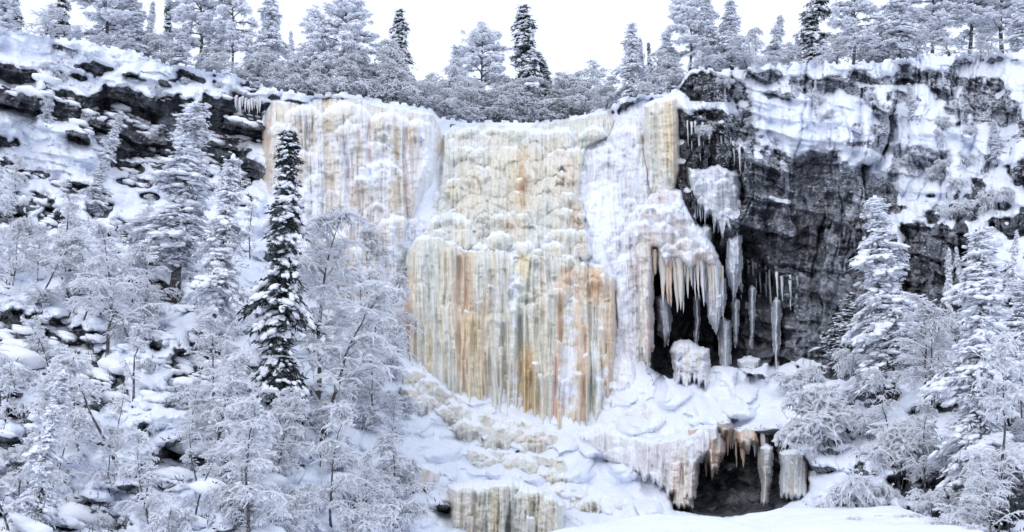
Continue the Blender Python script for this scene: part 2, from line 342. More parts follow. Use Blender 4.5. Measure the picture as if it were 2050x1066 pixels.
SNF = [(1590, 250, 110, 60, 5, 1.8), (1660, 290, 90, 50, 5, 1.8), (1735, 325, 50, 26, 10, 2.6), (1700, 225, 80, 24, 5, 1.3), (1410, 212, 60, 8, 0, 2), (1530, 350, 40, 7, 8, 2), (1535, 375, 34, 5, 8, 2), (1540, 398, 36, 6, 8, 2.2), (1580, 405, 30, 5, 10, 2), (1610, 500, 40, 4, 18, 2), (1850, 380, 80, 34, 8, 1.8), (1890, 280, 70, 60, 0, 1.2), (1820, 240, 40, 50, 0, 1), (1860, 435, 60, 18, 8, 1.2), (1560, 345, 46, 10, 5, 1), (1700, 515, 18, 14, 0, 1.6), (1800, 440, 50, 10, 0, 1.4),
       (1990, 530, 60, 90, 0, 1), (1980, 330, 50, 60, 0, .9), (450, 270, 50, 9, 3, 2), (70, 270, 110, 36, 28, 1.6), (120, 330, 110, 34, 10, 1.5), (330, 315, 80, 10, 5, 1.8), (60, 100, 60, 12, 14, .8), (310, 395, 90, 34, 5, .8), (1440, 790, 150, 36, 3, 2), (1300, 770, 70, 26, 25, 1.6), (1480, 232, 110, 12, 3, .9),
       (120, 590, 110, 40, 0, 1), (200, 900, 120, 60, 0, 1.2), (300, 1000, 120, 40, 0, 1), (120, 650, 110, 18, 0, 1), (250, 860, 80, 40, 10, 1), (330, 640, 60, 20, 10, 1), (360, 860, 60, 30, 0, 1), (830, 620, 60, 300, 0, 1.0), (780, 900, 90, 90, 0, 1.4), (1240, 930, 110, 50, 20, 1.5), (1215, 350, 70, 170, 0, 1.6), (1640, 1000, 60, 30, 0, 1.5), (880, 330, 20, 110, 0, 1.5), (1850, 880, 120, 40, 0, .8), (620, 640, 90, 180, 0, .6)]
bias = np.zeros_like(D); hol = np.zeros_like(D)
en = .28 * fbm(GX / 26, GY / 20, 71, 5)
for (x, y, rx, ry, a, s) in HOL:
    g_ = 1.28 if y > 440 and not 1480 < x < 1700 else 1.0
    k = sm(1.25, .75, ell(GX, GY, x, y, rx * g_, ry * g_, a) + en * (2.2 if g_ > 1 else 1.6)); hol = np.maximum(hol, k * s / 1.5)
for (x, y, rx, ry, a, s) in SNF:
    k = sm(1.3, .7, ell(GX, GY, x, y, rx, ry, a) + en * (3.2 if x > 1360 and y < 500 and ry > 15 else 1.6)); bias = bias + k * s
D += hol * 1.1 * slope_zone + hol * .5 * rock
# --- snow lies where the surface leans back; slope = dY/dz
def lean(Dd, n):
    g = np.zeros_like(Dd); z = Dd / F * SP
    g[n:-n] = (Dd[:-2 * n] - Dd[2 * n:]) / (2 * n * z[n:-n]); g[:n] = g[n]; g[-n:] = g[-n - 1]
    return g
L1 = blur(lean(D, 3), 2); L2 = blur(lean(D, 9), 3)
thr = .75 + .4 * rock
q = (np.clip(L1, -1.5, 2.4) * .45 + np.clip(L2, -1.5, 2.4) * .55) - thr + .55 * fbm(GX / 34, GY / 22, 81, 5) + bias * 1.5 - hol * (4.0 * slope_zone + 2.1 * rock) - 3.0 * up_cave - 6 * low_cave + .9 * slope_zone + .25
q = q - 3.4 * slope_zone * sm(.10, .34, fbm(GX / 62, GY / 30, 85, 5)) * (sm(700, 560, GX) + sm(1620, 1720, GX)) * sm(400, 460, GY)
q = q + left_cliff * (1.5 * fbm((GX + .3 * GY) / 85, (wy - .27 * GX) / 22, 83, 4) + .5) + right_cliff * (.7 * fbm(GX / 34, wy / 13, 84, 3) - .1)
q = q + left_cliff * 1.5 * sm(110, 50, GY - rimv[None, :]) + right_cliff * 1.2 * sm(60, 24, GY - rimv[None, :]) + 3 * sm(14, 2, GY - rimv[None, :])
snow = blur((q > 0).astype(float), 1, 1)
s4 = blur((q > 0).astype(float), 4); s9 = blur((q > 0).astype(float), 9)
thick = .30 * np.sqrt(np.clip((blur(snow, 1) - .3) / .7, 0, 1)) + .38 * np.sqrt(np.clip((s4 - .4) / .6, 0, 1)) + .4 * np.clip((s9 - .4) / .6, 0, 1)
Drock = D.copy()
Dsm = blur(D, 3)
D = D * (1 - .55 * snow) + Dsm * .55 * snow - thick
D += .10 * fbm(GX / 9, GY / 8, 91, 3) * (1 - .6 * snow)
# plateau rows above the rim run back, away from the valley
above = np.clip((rimv[None, :] - GY) / SP, 0, None)
rowrim = np.clip(np.round((rimv - gy[0]) / SP).astype(int) + 1, 0, len(gy) - 1)
Drim = blur(np.tile(D[rowrim, np.arange(len(gx))], (3, 1)), 6)[0]
Dfin = np.where(above > 0, np.where(above < 3, D, Drim[None, :]), D)
VX, VY, VZ = unproj(GX, np.maximum(GY, rimv[None, :]), Dfin)
back = .22 * above + .06 * above ** 1.6
psl = interp(gx, [(-300, .16), (500, .12), (900, .1), (1300, .1), (1400, .22), (2350, .3)])
px_h = 1.1 * fbm(GX / 90, above / 9, 95, 4)
VXb, VYb = VX, VY
VX = VX * (1 + back / VY); VY = VY + back
VZ = VZ + np.where(above > 0, back * psl[None, :] * np.exp(-back / 60) + px_h * np.minimum(back / 3, 1), 0)
snow = np.where(above > 0, 1, snow)
plat = dict(D=Drim, z=None)
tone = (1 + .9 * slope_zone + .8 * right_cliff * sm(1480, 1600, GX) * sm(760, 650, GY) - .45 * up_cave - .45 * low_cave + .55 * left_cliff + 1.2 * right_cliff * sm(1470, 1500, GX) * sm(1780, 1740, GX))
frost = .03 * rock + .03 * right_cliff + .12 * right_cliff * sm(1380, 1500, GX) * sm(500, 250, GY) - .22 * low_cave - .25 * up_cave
frost = frost + .1 * sm(200, 0, np.hypot((GX - 1850) / 1.0, GY - 310))
tv = np.stack([VX, VY, VZ], -1).reshape(-1, 3)
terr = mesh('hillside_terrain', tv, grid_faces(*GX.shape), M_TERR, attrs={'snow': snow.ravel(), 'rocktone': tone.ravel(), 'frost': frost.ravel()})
tag(terr, 'snow-covered cliff, rocky slopes and plateau around the frozen waterfall', kind='structure')
def gidx(px, py):
    return int(np.clip(round((py - gy[0]) / SP), 0, len(gy) - 1)), int(np.clip(round((px - gx[0]) / SP), 0, len(gx) - 1))
def depth_at(px, py):
    i, j = gidx(px, py); return D[i, j]
# ------------------------------------------------------------------ valley floor, a sheet from behind the camera to the foot of the fall
def ground():
    xs = np.concatenate([np.linspace(-400, -60, 35)[:-1], np.linspace(-60, 60, 400), np.linspace(60, 400, 35)[1:]]); ys = np.concatenate([np.linspace(-300, 20, 60)[:-1], np.linspace(20, 62, 220)])
    X, Y = np.meshgrid(xs, ys)
    # mound crest in front of the fall, seen at the bottom edge right of centre
    pxx = 1025 + X * F * CT / 46
    crest = interp(pxx, [(900, 1100), (1060, 1082), (1120, 1058), (1200, 1044), (1300, 1036), (1400, 1034), (1440, 1040), (1500, 1028), (1580, 1022), (1640, 1020), (1680, 1014), (1720, 1012), (1750, 1030), (1800, 1052), (1860, 1080), (1950, 1110)])
    zc = CAMZ + 46 / (F * CT - ST * (533 - crest)) * ((533 - crest) * CT + F * ST)
    s = np.where(Y < 46, sm(22, 46, Y), sm(58, 46, Y))
    Z = -.6 + (zc + .6) * s + .22 * fbm(X / 4, Y / 3, 5, 5) + .07 * fbm(X * 1.3, Y * 1.3, 6, 4)
    far = sm(40, 120, np.abs(X)) + 0; Z = Z + far * 3 * fbm(X / 60, Y / 60, 7, 3) * 0 - sm(6, 0, np.hypot(X, Y)) * .0
    Z = np.minimum(Z, np.where(pxx < 1000, -.3 + 0 * Z, 99)) 
    o = mesh('snow_field', np.stack([X, Y, Z], -1).reshape(-1, 3), grid_faces(*X.shape)[:, ::-1], M_SNOW)
    tag(o, 'smooth snow field and low drift crest across the foreground', kind='structure')
ground()
# ------------------------------------------------------------------ ice bodies
GREY = (.735, .73, .68); CREAM = (.755, .71, .60); YEL = (.74, .63, .42); ORA = (.71, .49, .32); PINK = (.68, .60, .58); AMB = (.60, .38, .15)
WHI = (.78, .79, .83); GRN = (.71, .72, .655); BRN = (.56, .49, .41); PGR = (.73, .715, .73)
def base_at(X, Y):
    i = np.clip((Y - gy[0]) / SP, 0, len(gy) - 1.001); j = np.clip((X - gx[0]) / SP, 0, len(gx) - 1.001)
    a = i.astype(int); b = j.astype(int); u = i - a; v = j - b
    return (Dice[a, b] * (1 - v) + Dice[a, b + 1] * v) * (1 - u) + (Dice[a + 1, b] * (1 - v) + Dice[a + 1, b + 1] * v) * u
Dice = blur(D0, 8)
def lobe_field(X, Y, L, cut=.65):
    """tongues of ice: rounded top edge, drapes hanging below; L rows: cx, cy, half width, length, protrusion"""
    P = np.zeros(X.shape); CR = np.zeros(X.shape); TN = np.ones(X.shape)
    for cx, cy, wd, ln, am in sorted(L, key=lambda q: q[1]):
        r0, r1 = np.searchsorted(Y[:, 0], [cy - wd * .8, cy + ln * 1.05]); c0, c1 = np.searchsorted(X[0], [cx - wd, cx + wd])
        if r1 <= r0 or c1 <= c0: continue
        x = X[r0:r1, c0:c1]; y = Y[r0:r1, c0:c1]
        u = (x - cx) / wd; u = u + .06 * np.sin(y / 9 + cx)
        top = cy + wd * .6 * np.abs(u) ** 2.4 + 5 * pn(x / 13., cy + 0 * x, 7) + 2 * pn(x / 4.5, cy + 0 * x, 8)
        v = (y - top) / ln; c = np.sqrt(np.clip(1 - u * u, 0, 1))
        t = np.clip(v * ln / (min(wd, ln) * .62), 0, 1); p = am * c ** .8 * np.sqrt(1 - (1 - t) ** 2) * np.clip(1 - v, 0, 1) ** .7 * (v > 0)
        q = P[r0:r1, c0:c1] * (1 - cut * c * t * (v > 0) * (v < 1) * np.clip((1 - v) * 4, 0, 1)); act = p > q; P[r0:r1, c0:c1] = np.maximum(q, p)
        cr = np.exp(-np.clip(v * ln, 0, 99) / (2.2 + wd * .11)) * (.5 + .5 * c) * min(1.2, .35 + am * .5)
        CR[r0:r1, c0:c1] = np.where(act, cr, CR[r0:r1, c0:c1]); tn = 1 - .10 * ((cx * 7.3 + cy * 3.1) % 1) - .05 * v
        TN[r0:r1, c0:c1] = np.where(act, tn, TN[r0:r1, c0:c1])
    return P, blur(CR, 1, 1), blur(TN, 1, 1)
def rnd_lobes(rng, box, n, wr, lr, ar, inside=None):
    x0, y0, x1, y1 = box; out = []
    for k in range(n):
        f = rng.random(); wd = wr[0] + (wr[1] - wr[0]) * f ** 1.6
        out.append((rng.uniform(x0, x1), rng.uniform(y0, y1), wd, wd * rng.uniform(*lr), (ar[0] + (ar[1] - ar[0]) * f) * rng.uniform(.7, 1.3)))
    return out
def ice(name, label, poly, thick, edge, lobes, tint, streaks, rime=0., flute=.4, off=0., seed=1, step=1.5, cat='ice curtain', group=None, fringe=7, snowf=(), chunk=.25, darks=(), foot=0, vert=None, crust=.75, cut=.4):
    poly = list(poly); xs = [p[0] for p in poly]; ys = [p[1] for p in poly]
    ax = np.arange(min(xs) - 16, max(xs) + 16, step); ay = np.arange(min(ys) - 16, max(ys) + 16, step)
    X, Y = np.meshgrid(ax, ay)
    jx = 5 * fbm(X / 40, Y / 50, seed, 4); yc = (min(ys) + max(ys)) / 2; jy = (fringe * sm(yc - 10, yc + 20, Y) + 3) * fbm(X / 12, Y * 0 + seed, seed + 1, 4)
    d = sdf(poly, X + jx, Y + jy)
    prof = np.sqrt(np.clip(1 - (1 - np.clip(d / edge, 0, 1)) ** 2, 0, 1))
    wv = 10 * fbm(X / 70, Y / 260, seed + 2, 3)
    fl = flute * (1 - np.abs(fbm((X + wv) / 26, Y / 420, seed + 3, 2)) * 2.2) + flute * .65 * (1 - 2 * np.abs(fbm((X + wv) / 9, Y / 210, seed + 4, 2))) + flute * .32 * fbm((X + wv) / 3.4, Y / 80, seed + 5, 2)
    lf, cr, tn = lobe_field(X, Y, lobes, cut)
    ch = chunk * fbm(X / 16, Y / 13, seed + 6, 4)
    p = thick * prof + (lf + fl * (1 - .3 * np.clip(lf, 0, 1)) + ch) * np.clip(d / 8, 0, 1) - 1.1 * (1 - prof)
    if foot:
        yb = np.where(d > 0, Y, -1e9).max(0)[None, :]; yb = np.where(yb < 0, Y, yb); ft = np.sqrt(np.clip((yb + 12 * fbm(X / 30, Y * 0, seed + 40) - Y) / foot, 0, 1)); p = p * ft - .9 * (1 - ft) - off * (1 - ft)
    B = base_at(X, Y) if vert is None else vert + 0 * X
    Dd = B - p - off
    # lying snow: on every shoulder that leans back
    zc = Dd / F * step
    g = np.zeros_like(Dd); n = 2; g[n:-n] = (Dd[:-2 * n] - Dd[2 * n:]) / (2 * n * zc[n:-n])
    gb = np.zeros_like(Dd); gb[n:-n] = (B[:-2 * n] - B[2 * n:]) / (2 * n * zc[n:-n]); g = blur(g - .8 * np.clip(gb, 0, 9), 1)
    sn = sm(1.6, 4.2, g + .9 * fbm(X / 11, Y / 9, seed + 7, 3)) * .6 + crust * 1.3 * cr + rime + .34 * fbm(X / 30, Y / 24, seed + 8, 4)
    for (x, y, rx, ry, a, s) in snowf: sn = sn + s * sm(1.3, .6, ell(X, Y, x, y, rx, ry, a) + .4 * fbm(X / 22, Y / 18, seed + 9, 4))
    # colour of the ice: upright streaks of seep stain, near-black ones painted cleft shade
    T = np.zeros(X.shape + (3,)) + np.array(tint[0])
    for k, c in enumerate(tint[1:]):
        m = sm(.05, .4, fbm((X + wv) / 24, Y / 230, seed + 20 + k, 4) + .1)[..., None]; T = T * (1 - m) + np.array(c) * m
    for (x, y0, y1, wd, c, s) in streaks:
        xx = X + wv * .5 + 3 * fbm(X / 30, Y / 60, seed + 30, 3) - x
        m = np.exp(-(xx / wd) ** 2) * sm(y0 - 8, y0 + 18, Y) * sm(y1 + 25, y1 - 25, Y)
        m = np.clip(m * (1 + .9 * fbm((X + wv) / 6, Y / 120, seed + 31, 3)) * s * .85, 0, 1)[..., None]; T = T * (1 - m) + np.array(c) * m
    for (x, y0, y1, wd) in darks:
        Dd += .6 * np.exp(-((X + wv * .3 - x) / wd) ** 2) * sm(y0, y0 + 30, Y) * sm(y1 + 20, y1 - 20, Y)
    T = T * tn[..., None]
    x, y, z = unproj(X, Y, Dd)
    V = np.stack([x, y, z], -1).reshape(-1, 3); Fc = grid_faces(*X.shape, keep=d > -2)
    V, Fc, A = compact(V, Fc, {'snow': sn.ravel(), 'tint': T.reshape(-1, 3)})
    o = mesh(name, V, Fc, M_ICE, attrs=A)
    return tag(o, label, cat, group)
R = np.random.default_rng(7)
ice('ice_sheet', 'continuous white rimed ice sheet filling the gullies between the coloured curtains',
    [(545, 200), (600, 192), (700, 188), (760, 205), (860, 218), (880, 238), (940, 246), (1100, 246), (1160, 236), (1222, 218), (1290, 196), (1350, 190), (1352, 420), (1296, 520), (1292, 770), (1230, 850), (1130, 880), (1000, 860), (880, 800), (780, 740), (690, 735), (620, 660), (560, 540), (530, 390)],
    .7, 40, rnd_lobes(R, (560, 260, 1290, 800), 300, (10, 36), (1.0, 3.5), (.3, 1.5)), ((.78, .79, .83), (.76, .75, .78)), [], rime=.42, flute=.3, off=-.1, seed=91, step=2, chunk=.35, foot=60, cat='ice sheet')
HL = lambda *a: list(a)
ice('ice_curtain', 'broad pinkish grey ice curtain left of the central cascade, orange on its left edge',
    [(528, 232), (545, 196), (600, 200), (640, 190), (700, 186), (760, 205), (866, 222), (888, 252), (896, 300), (884, 370), (850, 430), (812, 500), (800, 600), (806, 712), (730, 705), (640, 640), (575, 540), (528, 390), (522, 300)],
    1.7, 26, rnd_lobes(R, (540, 330, 800, 620), 60, (12, 44), (2.2, 6), (.3, 1.6)) + rnd_lobes(R, (560, 210, 850, 330), 16, (18, 44), (3, 9), (.4, 1.3))
    + [(570, 245, 34, 190, 1.2), (690, 205, 60, 200, 1.3), (780, 225, 50, 240, 1.6), (840, 240, 34, 240, 1.4), (610, 210, 40, 60, 1.0), (745, 280, 48, 60, 1.6), (770, 320, 40, 50, 1.9), (640, 300, 44, 70, 1.5), (700, 240, 40, 150, 1.7), (600, 370, 44, 100, 1.2)],
    ((.735, .715, .69), WHI, (.72, .66, .58)), HL((532, 240, 370, 13, ORA, .75), (558, 210, 420, 9, CREAM, .8), (690, 190, 250, 24, CREAM, .9), (662, 190, 260, 9, YEL, .5), (700, 330, 420, 7, ORA, .5), (758, 215, 340, 12, CREAM, .9), (795, 240, 430, 12, YEL, .55), (822, 250, 430, 6, ORA, .5), (570, 205, 240, 20, YEL, .4), (740, 230, 330, 5, ORA, .5)),
    rime=.2, flute=.42, seed=101, foot=90, cut=.5, snowf=[(600, 440, 70, 90, 0, .22), (760, 340, 50, 40, 0, .3), (860, 330, 16, 70, 0, .35), (790, 560, 30, 130, 0, .35)])
up = [(x + R.uniform(-18, 18), y + R.uniform(-9, 9), R.uniform(20, 42), R.uniform(45, 110), R.uniform(1.2, 2.2)) for y in range(256, 500, 33) for x in range(885 + (y % 2) * 24, 1200, 50)] + rnd_lobes(R, (880, 270, 1200, 505), 14, (8, 22), (1.0, 2.4), (1.1, 1.9)) + rnd_lobes(R, (930, 250, 1190, 280), 12, (30, 60), (.7, 1.3), (.9, 1.5)) + \
    [(960, 262, 70, 60, 1.6), (1075, 262, 90, 60, 1.6), (930, 290, 50, 130, 2.2), (1010, 290, 66, 90, 2.0), (1120, 300, 60, 110, 1.9), (1040, 320, 40, 110, 2.2), (960, 330, 44, 90, 2.3), (1110, 350, 50, 50, 2.0), (910, 370, 36, 50, 2.1),
     (1090, 385, 50, 70, 2.0), (1130, 412, 38, 60, 2.1), (975, 400, 44, 50, 1.8), (1000, 425, 56, 36, 1.9), (1120, 455, 46, 40, 2.0), (900, 420, 50, 40, 1.7)]
ice('ice_cascade', 'stepped cream and grey-green ice cascade at the top centre, bulging in many rounded domes',
    [(884, 268), (905, 248), (960, 244), (1040, 246), (1100, 244), (1150, 236), (1216, 220), (1234, 240), (1222, 275), (1176, 300), (1166, 380), (1176, 450), (1192, 520), (1120, 540), (1000, 520), (880, 500), (838, 470), (872, 420), (878, 350)],
    1.2, 20, [(a, b, c, d, e * 1.25) for a, b, c, d, e in up], (GREY, CREAM, GRN), HL((1040, 290, 420, 26, YEL, .85), (1045, 300, 400, 9, ORA, .8), (950, 320, 430, 20, YEL, .5), (1000, 260, 460, 30, CREAM, .7), (1110, 270, 400, 16, YEL, .5), (1140, 310, 380, 12, ORA, .55), (1150, 400, 460, 14, ORA, .6), (1080, 300, 420, 8, YEL, .4), (1000, 430, 450, 40, CREAM, .5), (905, 360, 400, 14, YEL, .6), (1020, 440, 470, 20, ORA, .4), (1165, 480, 500, 12, ORA, .9)),
    rime=-.03, flute=.34, off=.3, seed=131, chunk=.2, crust=.8, cut=.55, cat='frozen waterfall', snowf=[(900, 262, 30, 10, 0, .4), (1110, 258, 40, 8, 0, .4), (1060, 485, 110, 18, 0, .28), (900, 440, 60, 12, 0, .3), (1180, 430, 12, 90, 0, .4)])
mc = [(866, 465, 58, 420, 3.0), (980, 492, 74, 380, 2.7), (936, 500, 30, 340, 1.6), (1130, 505, 52, 100, 2.0), (1060, 500, 40, 330, 2.2), (1200, 530, 38, 330, 2.0), (900, 600, 30, 250, 2.9), (945, 618, 30, 230, 3.0), (990, 622, 34, 230, 3.0), (1022, 612, 20, 240, 3.2), (1065, 605, 24, 250, 2.7),
      (1095, 585, 30, 280, 2.9), (1120, 560, 40, 60, 2.5), (1150, 600, 30, 260, 2.6), (1175, 590, 22, 270, 2.7), (1222, 600, 22, 240, 2.2), (840, 560, 26, 230, 2.6), (1050, 545, 26, 70, 2.5), (1140, 545, 30, 40, 2.5), (1160, 530, 22, 60, 2.5), (895, 480, 40, 400, 2.7)]
ice('ice_curtain', 'tall main ice curtain low in the centre, banded grey-green, cream and orange',
    [(812, 500), (832, 470), (862, 460), (920, 480), (1000, 486), (1050, 492), (1130, 494), (1176, 520), (1214, 528), (1236, 560), (1238, 700), (1232, 812), (1200, 850), (1170, 862), (1110, 872), (1060, 852), (1010, 838), (950, 832), (900, 808), (860, 780), (806, 716), (804, 600)],
    1.6, 34, [(a, b, c, d, e * .72) for a, b, c, d, e in mc] + rnd_lobes(R, (1030, 480, 1220, 600), 44, (9, 26), (.8, 2.4), (1.0, 2.2)) + rnd_lobes(R, (820, 500, 1230, 770), 90, (4, 14), (6, 20), (.9, 2.1)),
    (GRN, GREY, CREAM), HL((820, 540, 760, 16, ORA, .85), (832, 520, 760, 8, CREAM, .9), (930, 490, 760, 18, ORA, .75), (928, 490, 640, 7, BRN, .75), (938, 560, 700, 5, ORA, .9), (968, 600, 850, 6, ORA, .9), (950, 620, 840, 24, YEL, .8), (972, 560, 700, 8, CREAM, .8), (888, 500, 760, 6, YEL, .5), (1050, 480, 560, 12, YEL, .9), (1055, 680, 870, 20, YEL, .85),
                            (1058, 700, 870, 10, AMB, .75), (1075, 560, 700, 14, CREAM, .9), (1120, 560, 850, 8, ORA, .85), (1112, 700, 870, 5, (.6, .3, .25), .6), (1140, 530, 580, 24, ORA, .7), (1160, 560, 860, 12, ORA, .6), (1170, 640, 840, 7, ORA, .9), (1190, 520, 600, 26, ORA, .65), (1196, 540, 640, 5, ORA, .9), (1218, 560, 840, 10, ORA, .7), (1008, 520, 850, 10, CREAM, .5), (860, 640, 800, 10, YEL, .35), (1232, 560, 820, 6, ORA, .5)),
    rime=-.02, flute=.55, off=.6, seed=151, chunk=.12, cat='frozen waterfall', fringe=24, foot=110, cut=.12, crust=.6,
    snowf=[(1030, 560, 12, 60, 0, .45), (1030, 720, 12, 150, 0, .42), (1130, 740, 16, 130, 0, .42), (1148, 690, 12, 140, 0, .3), (1200, 720, 20, 140, 0, .33), (1160, 780, 60, 90, 0, .16), (1070, 498, 110, 12, 5, .3), (1170, 525, 50, 8, 10, .4), (860, 462, 50, 8, -10, .35)], darks=[(918, 500, 820, 4), (1042, 600, 840, 4), (1008, 640, 820, 3), (1182, 560, 800, 3)])
ice('ice_apron', 'frosted rib of white ice between the central cascade and the dark cave on the right',
    [(1156, 306), (1215, 262), (1262, 230), (1290, 215), (1296, 300), (1310, 400), (1302, 560), (1300, 700), (1298, 752), (1240, 746), (1226, 600), (1210, 530), (1176, 505), (1158, 420)],
    1.2, 24, rnd_lobes(R, (1170, 280, 1300, 700), 40, (9, 30), (1.5, 7), (.3, 1.5)) + [(1212, 300, 34, 120, 1.8), (1255, 250, 34, 160, 1.4), (1280, 440, 30, 300, 1.6)], (WHI, PGR), HL((1286, 470, 760, 9, CREAM, .95), (1298, 480, 760, 5, ORA, .6), (1218, 300, 380, 8, BRN, .3), (1270, 470, 600, 10, PINK, .5)),
    rime=.34, flute=.35, seed=171, foot=60, snowf=[(1210, 420, 40, 60, 0, .35), (1245, 630, 14, 110, 0, .25), (1190, 470, 30, 50, 0, .3)])
ice('ice_pillar', 'upright ochre ice pillar hanging from the rim beside the dark right cliff',
    [(1286, 212), (1310, 196), (1356, 186), (1362, 260), (1362, 340), (1352, 400), (1322, 420), (1296, 380), (1286, 300)],
    1.6, 18, [(1322, 196, 40, 260, 1.4), (1345, 195, 20, 200, 1.3), (1300, 225, 18, 180, 1.2), (1335, 300, 24, 90, 1.4)], (CREAM, GREY), HL((1340, 190, 330, 9, YEL, .9), (1336, 190, 340, 4, ORA, .5), (1318, 200, 300, 8, CREAM, .8), (1352, 200, 320, 5, ORA, .5), (1350, 320, 380, 8, ORA, .4)), rime=.0, flute=.4, off=.5, seed=181,
    snowf=[(1300, 300, 12, 80, 0, .3), (1320, 360, 40, 20, 0, .3)])
ice('ice_tongue', 'snow-crusted tongue of ice spreading to a fringe of icicles over the dark cave',
    [(1262, 452), (1290, 400), (1320, 370), (1364, 380), (1392, 440), (1420, 480), (1440, 512), (1446, 560), (1432, 540), (1400, 530), (1380, 545), (1350, 520), (1330, 550), (1310, 500), (1306, 700), (1298, 740), (1278, 700), (1272, 560)],
    1.9, 16, rnd_lobes(R, (1270, 380, 1430, 520), 34, (10, 30), (1, 3.5), (.4, 1.5)) + [(1290, 440, 26, 260, 1.4)], (PGR, WHI, PINK), HL((1298, 470, 740, 6, ORA, .55), (1288, 450, 740, 8, CREAM, .9), (1350, 460, 560, 40, CREAM, .5), (1310, 460, 520, 6, ORA, .5), (1345, 490, 560, 6, ORA, .6), (1395, 500, 560, 8, ORA, .5)), rime=.28, flute=.35, off=1.0, seed=191,
    snowf=[(1350, 400, 40, 40, 0, .3), (1410, 480, 40, 16, 45, .4)], fringe=26)
ice('ice_domes', 'heap of brownish cream ice domes under the left foot of the main curtain',
    [(790, 738), (850, 728), (900, 780), (960, 822), (1040, 835), (1120, 868), (1135, 905), (1060, 925), (985, 920), (920, 890), (870, 850), (825, 838), (796, 800)],
    1.3, 34, rnd_lobes(R, (800, 735, 1110, 890), 60, (14, 44), (.8, 1.7), (.8, 2.1)) + [(815, 772, 24, 60, 2.3), (935, 840, 44, 60, 2.4), (1080, 856, 38, 56, 2.4)], (GREY, (.68, .64, .57), CREAM), HL((1078, 870, 900, 8, ORA, .6), (812, 780, 830, 12, BRN, .6), (1050, 850, 900, 10, YEL, .4)), rime=.12, flute=.25, off=.9, seed=201, chunk=.5, foot=40, cat='ice mound', fringe=3,
    snowf=[(1010, 850, 40, 16, 30, .35), (950, 840, 40, 12, 30, .25)])
ice('ice_domes', 'grey-green ice domes half sunk in snow midway down the apron below the fall',
    [(900, 902), (985, 885), (1060, 900), (1130, 915), (1160, 965), (1110, 985), (1040, 972), (960, 945)],
    1.0, 26, rnd_lobes(R, (920, 890, 1140, 950), 34, (14, 38), (.8, 1.6), (.7, 1.9)), (GREY, GRN, CREAM), HL((1075, 930, 970, 8, ORA, .6),), rime=.2, flute=.25, off=.7, seed=211, foot=34, chunk=.5, cat='ice mound', fringe=3, snowf=[(980, 895, 40, 8, 15, .4)])
ice('ice_domes', 'low slanting ice steps trailing right across the apron toward the snow mound',
    [(1040, 950), (1120, 950), (1200, 975), (1290, 1005), (1350, 1040), (1240, 1045), (1150, 1030), (1090, 1000)],
    .7, 26, rnd_lobes(R, (1050, 950, 1320, 1030), 36, (12, 32), (.7, 1.3), (.4, 1.3)), (GREY, CREAM, (.68, .64, .57)), [], rime=.36, flute=.2, off=.4, seed=221, foot=30, chunk=.4, cat='ice mound', fringe=3, snowf=[(1180, 985, 90, 8, 15, .35)])
ice('ice_domes', 'snow-smothered ice lumps on the right flank of the apron beneath the white rib',
    [(1150, 860), (1230, 830), (1290, 800), (1340, 830), (1330, 880), (1260, 900), (1190, 920), (1150, 900)],
    .7, 26, rnd_lobes(R, (1160, 820, 1330, 900), 30, (12, 34), (.9, 1.8), (.5, 1.5)), (WHI, PGR), [], rime=.38, flute=.2, off=.3, seed=223, foot=30, chunk=.4, cat='ice mound', fringe=3)
ice('ice_domes', 'small rounded ice bulge under a snow lip left of the lower apron',
    [(815, 935), (850, 925), (885, 940), (880, 965), (850, 985), (815, 990)], 1.3, 12, [(848, 932, 32, 50, 1.4), (826, 955, 20, 40, 1.3)], (PGR, BRN), [], rime=.25, flute=.2, off=.9, seed=225, cat='ice mound')
ice('ice_curtain', 'short banded ice curtain with a dark cleft at the bottom edge of the picture',
    [(896, 972), (940, 962), (1000, 962), (1025, 955), (1060, 972), (1110, 985), (1132, 1010), (1130, 1100), (896, 1100)],
    2.2, 18, [(925, 966, 34, 160, 1.5), (1005, 962, 26, 160, 1.6), (965, 972, 24, 160, 1.1), (1060, 976, 36, 160, 1.5), (1105, 990, 28, 160, 1.3)] + rnd_lobes(R, (900, 970, 1130, 1040), 10, (7, 16), (3, 8), (1, 2)), (GREY, GRN, CREAM),
    HL((940, 990, 1100, 6, ORA, .6), (990, 980, 1100, 9, YEL, .85), (1012, 965, 1020, 5, ORA, .6), (1015, 1030, 1100, 4, (.08, .08, .09), .95), (1024, 1020, 1100, 3, (.08, .08, .09), .9), (960, 1000, 1100, 8, CREAM, .7), (1080, 1000, 1100, 8, YEL, .35), (1098, 1000, 1100, 5, BRN, .5)), rime=.06, flute=.5, off=0, vert=60.4, seed=231, cat='frozen waterfall', snowf=[(925, 968, 34, 7, 0, .5), (1050, 972, 70, 7, 10, .5)], darks=[(1018, 1000, 1100, 5)])  # the near-black streaks paint the shade inside the cleft into the ice colour
ice('ice_wing', 'wide snow-dusted wing of ribbed ice left of the lower cave',
    [(1170, 880), (1215, 846), (1260, 870), (1320, 880), (1380, 868), (1400, 850), (1440, 850), (1440, 880), (1400, 930), (1392, 1000), (1372, 1006), (1340, 990), (1290, 960), (1230, 930), (1190, 905)],
    1.1, 14, rnd_lobes(R, (1180, 850, 1430, 950), 34, (9, 24), (2, 5), (.3, 1.3)), (PGR, WHI), HL((1355, 910, 1000, 6, ORA, .7), (1340, 930, 1000, 5, BRN, .4), (1372, 900, 1000, 7, CREAM, .8), (1385, 930, 1000, 5, ORA, .8), (1420, 860, 930, 10, PINK, .5)), rime=.22, flute=.45, off=1.2, seed=241, fringe=16,
    snowf=[(1260, 870, 60, 10, 10, .4)], darks=[(1364, 900, 1000, 3), (1333, 930, 990, 3)])
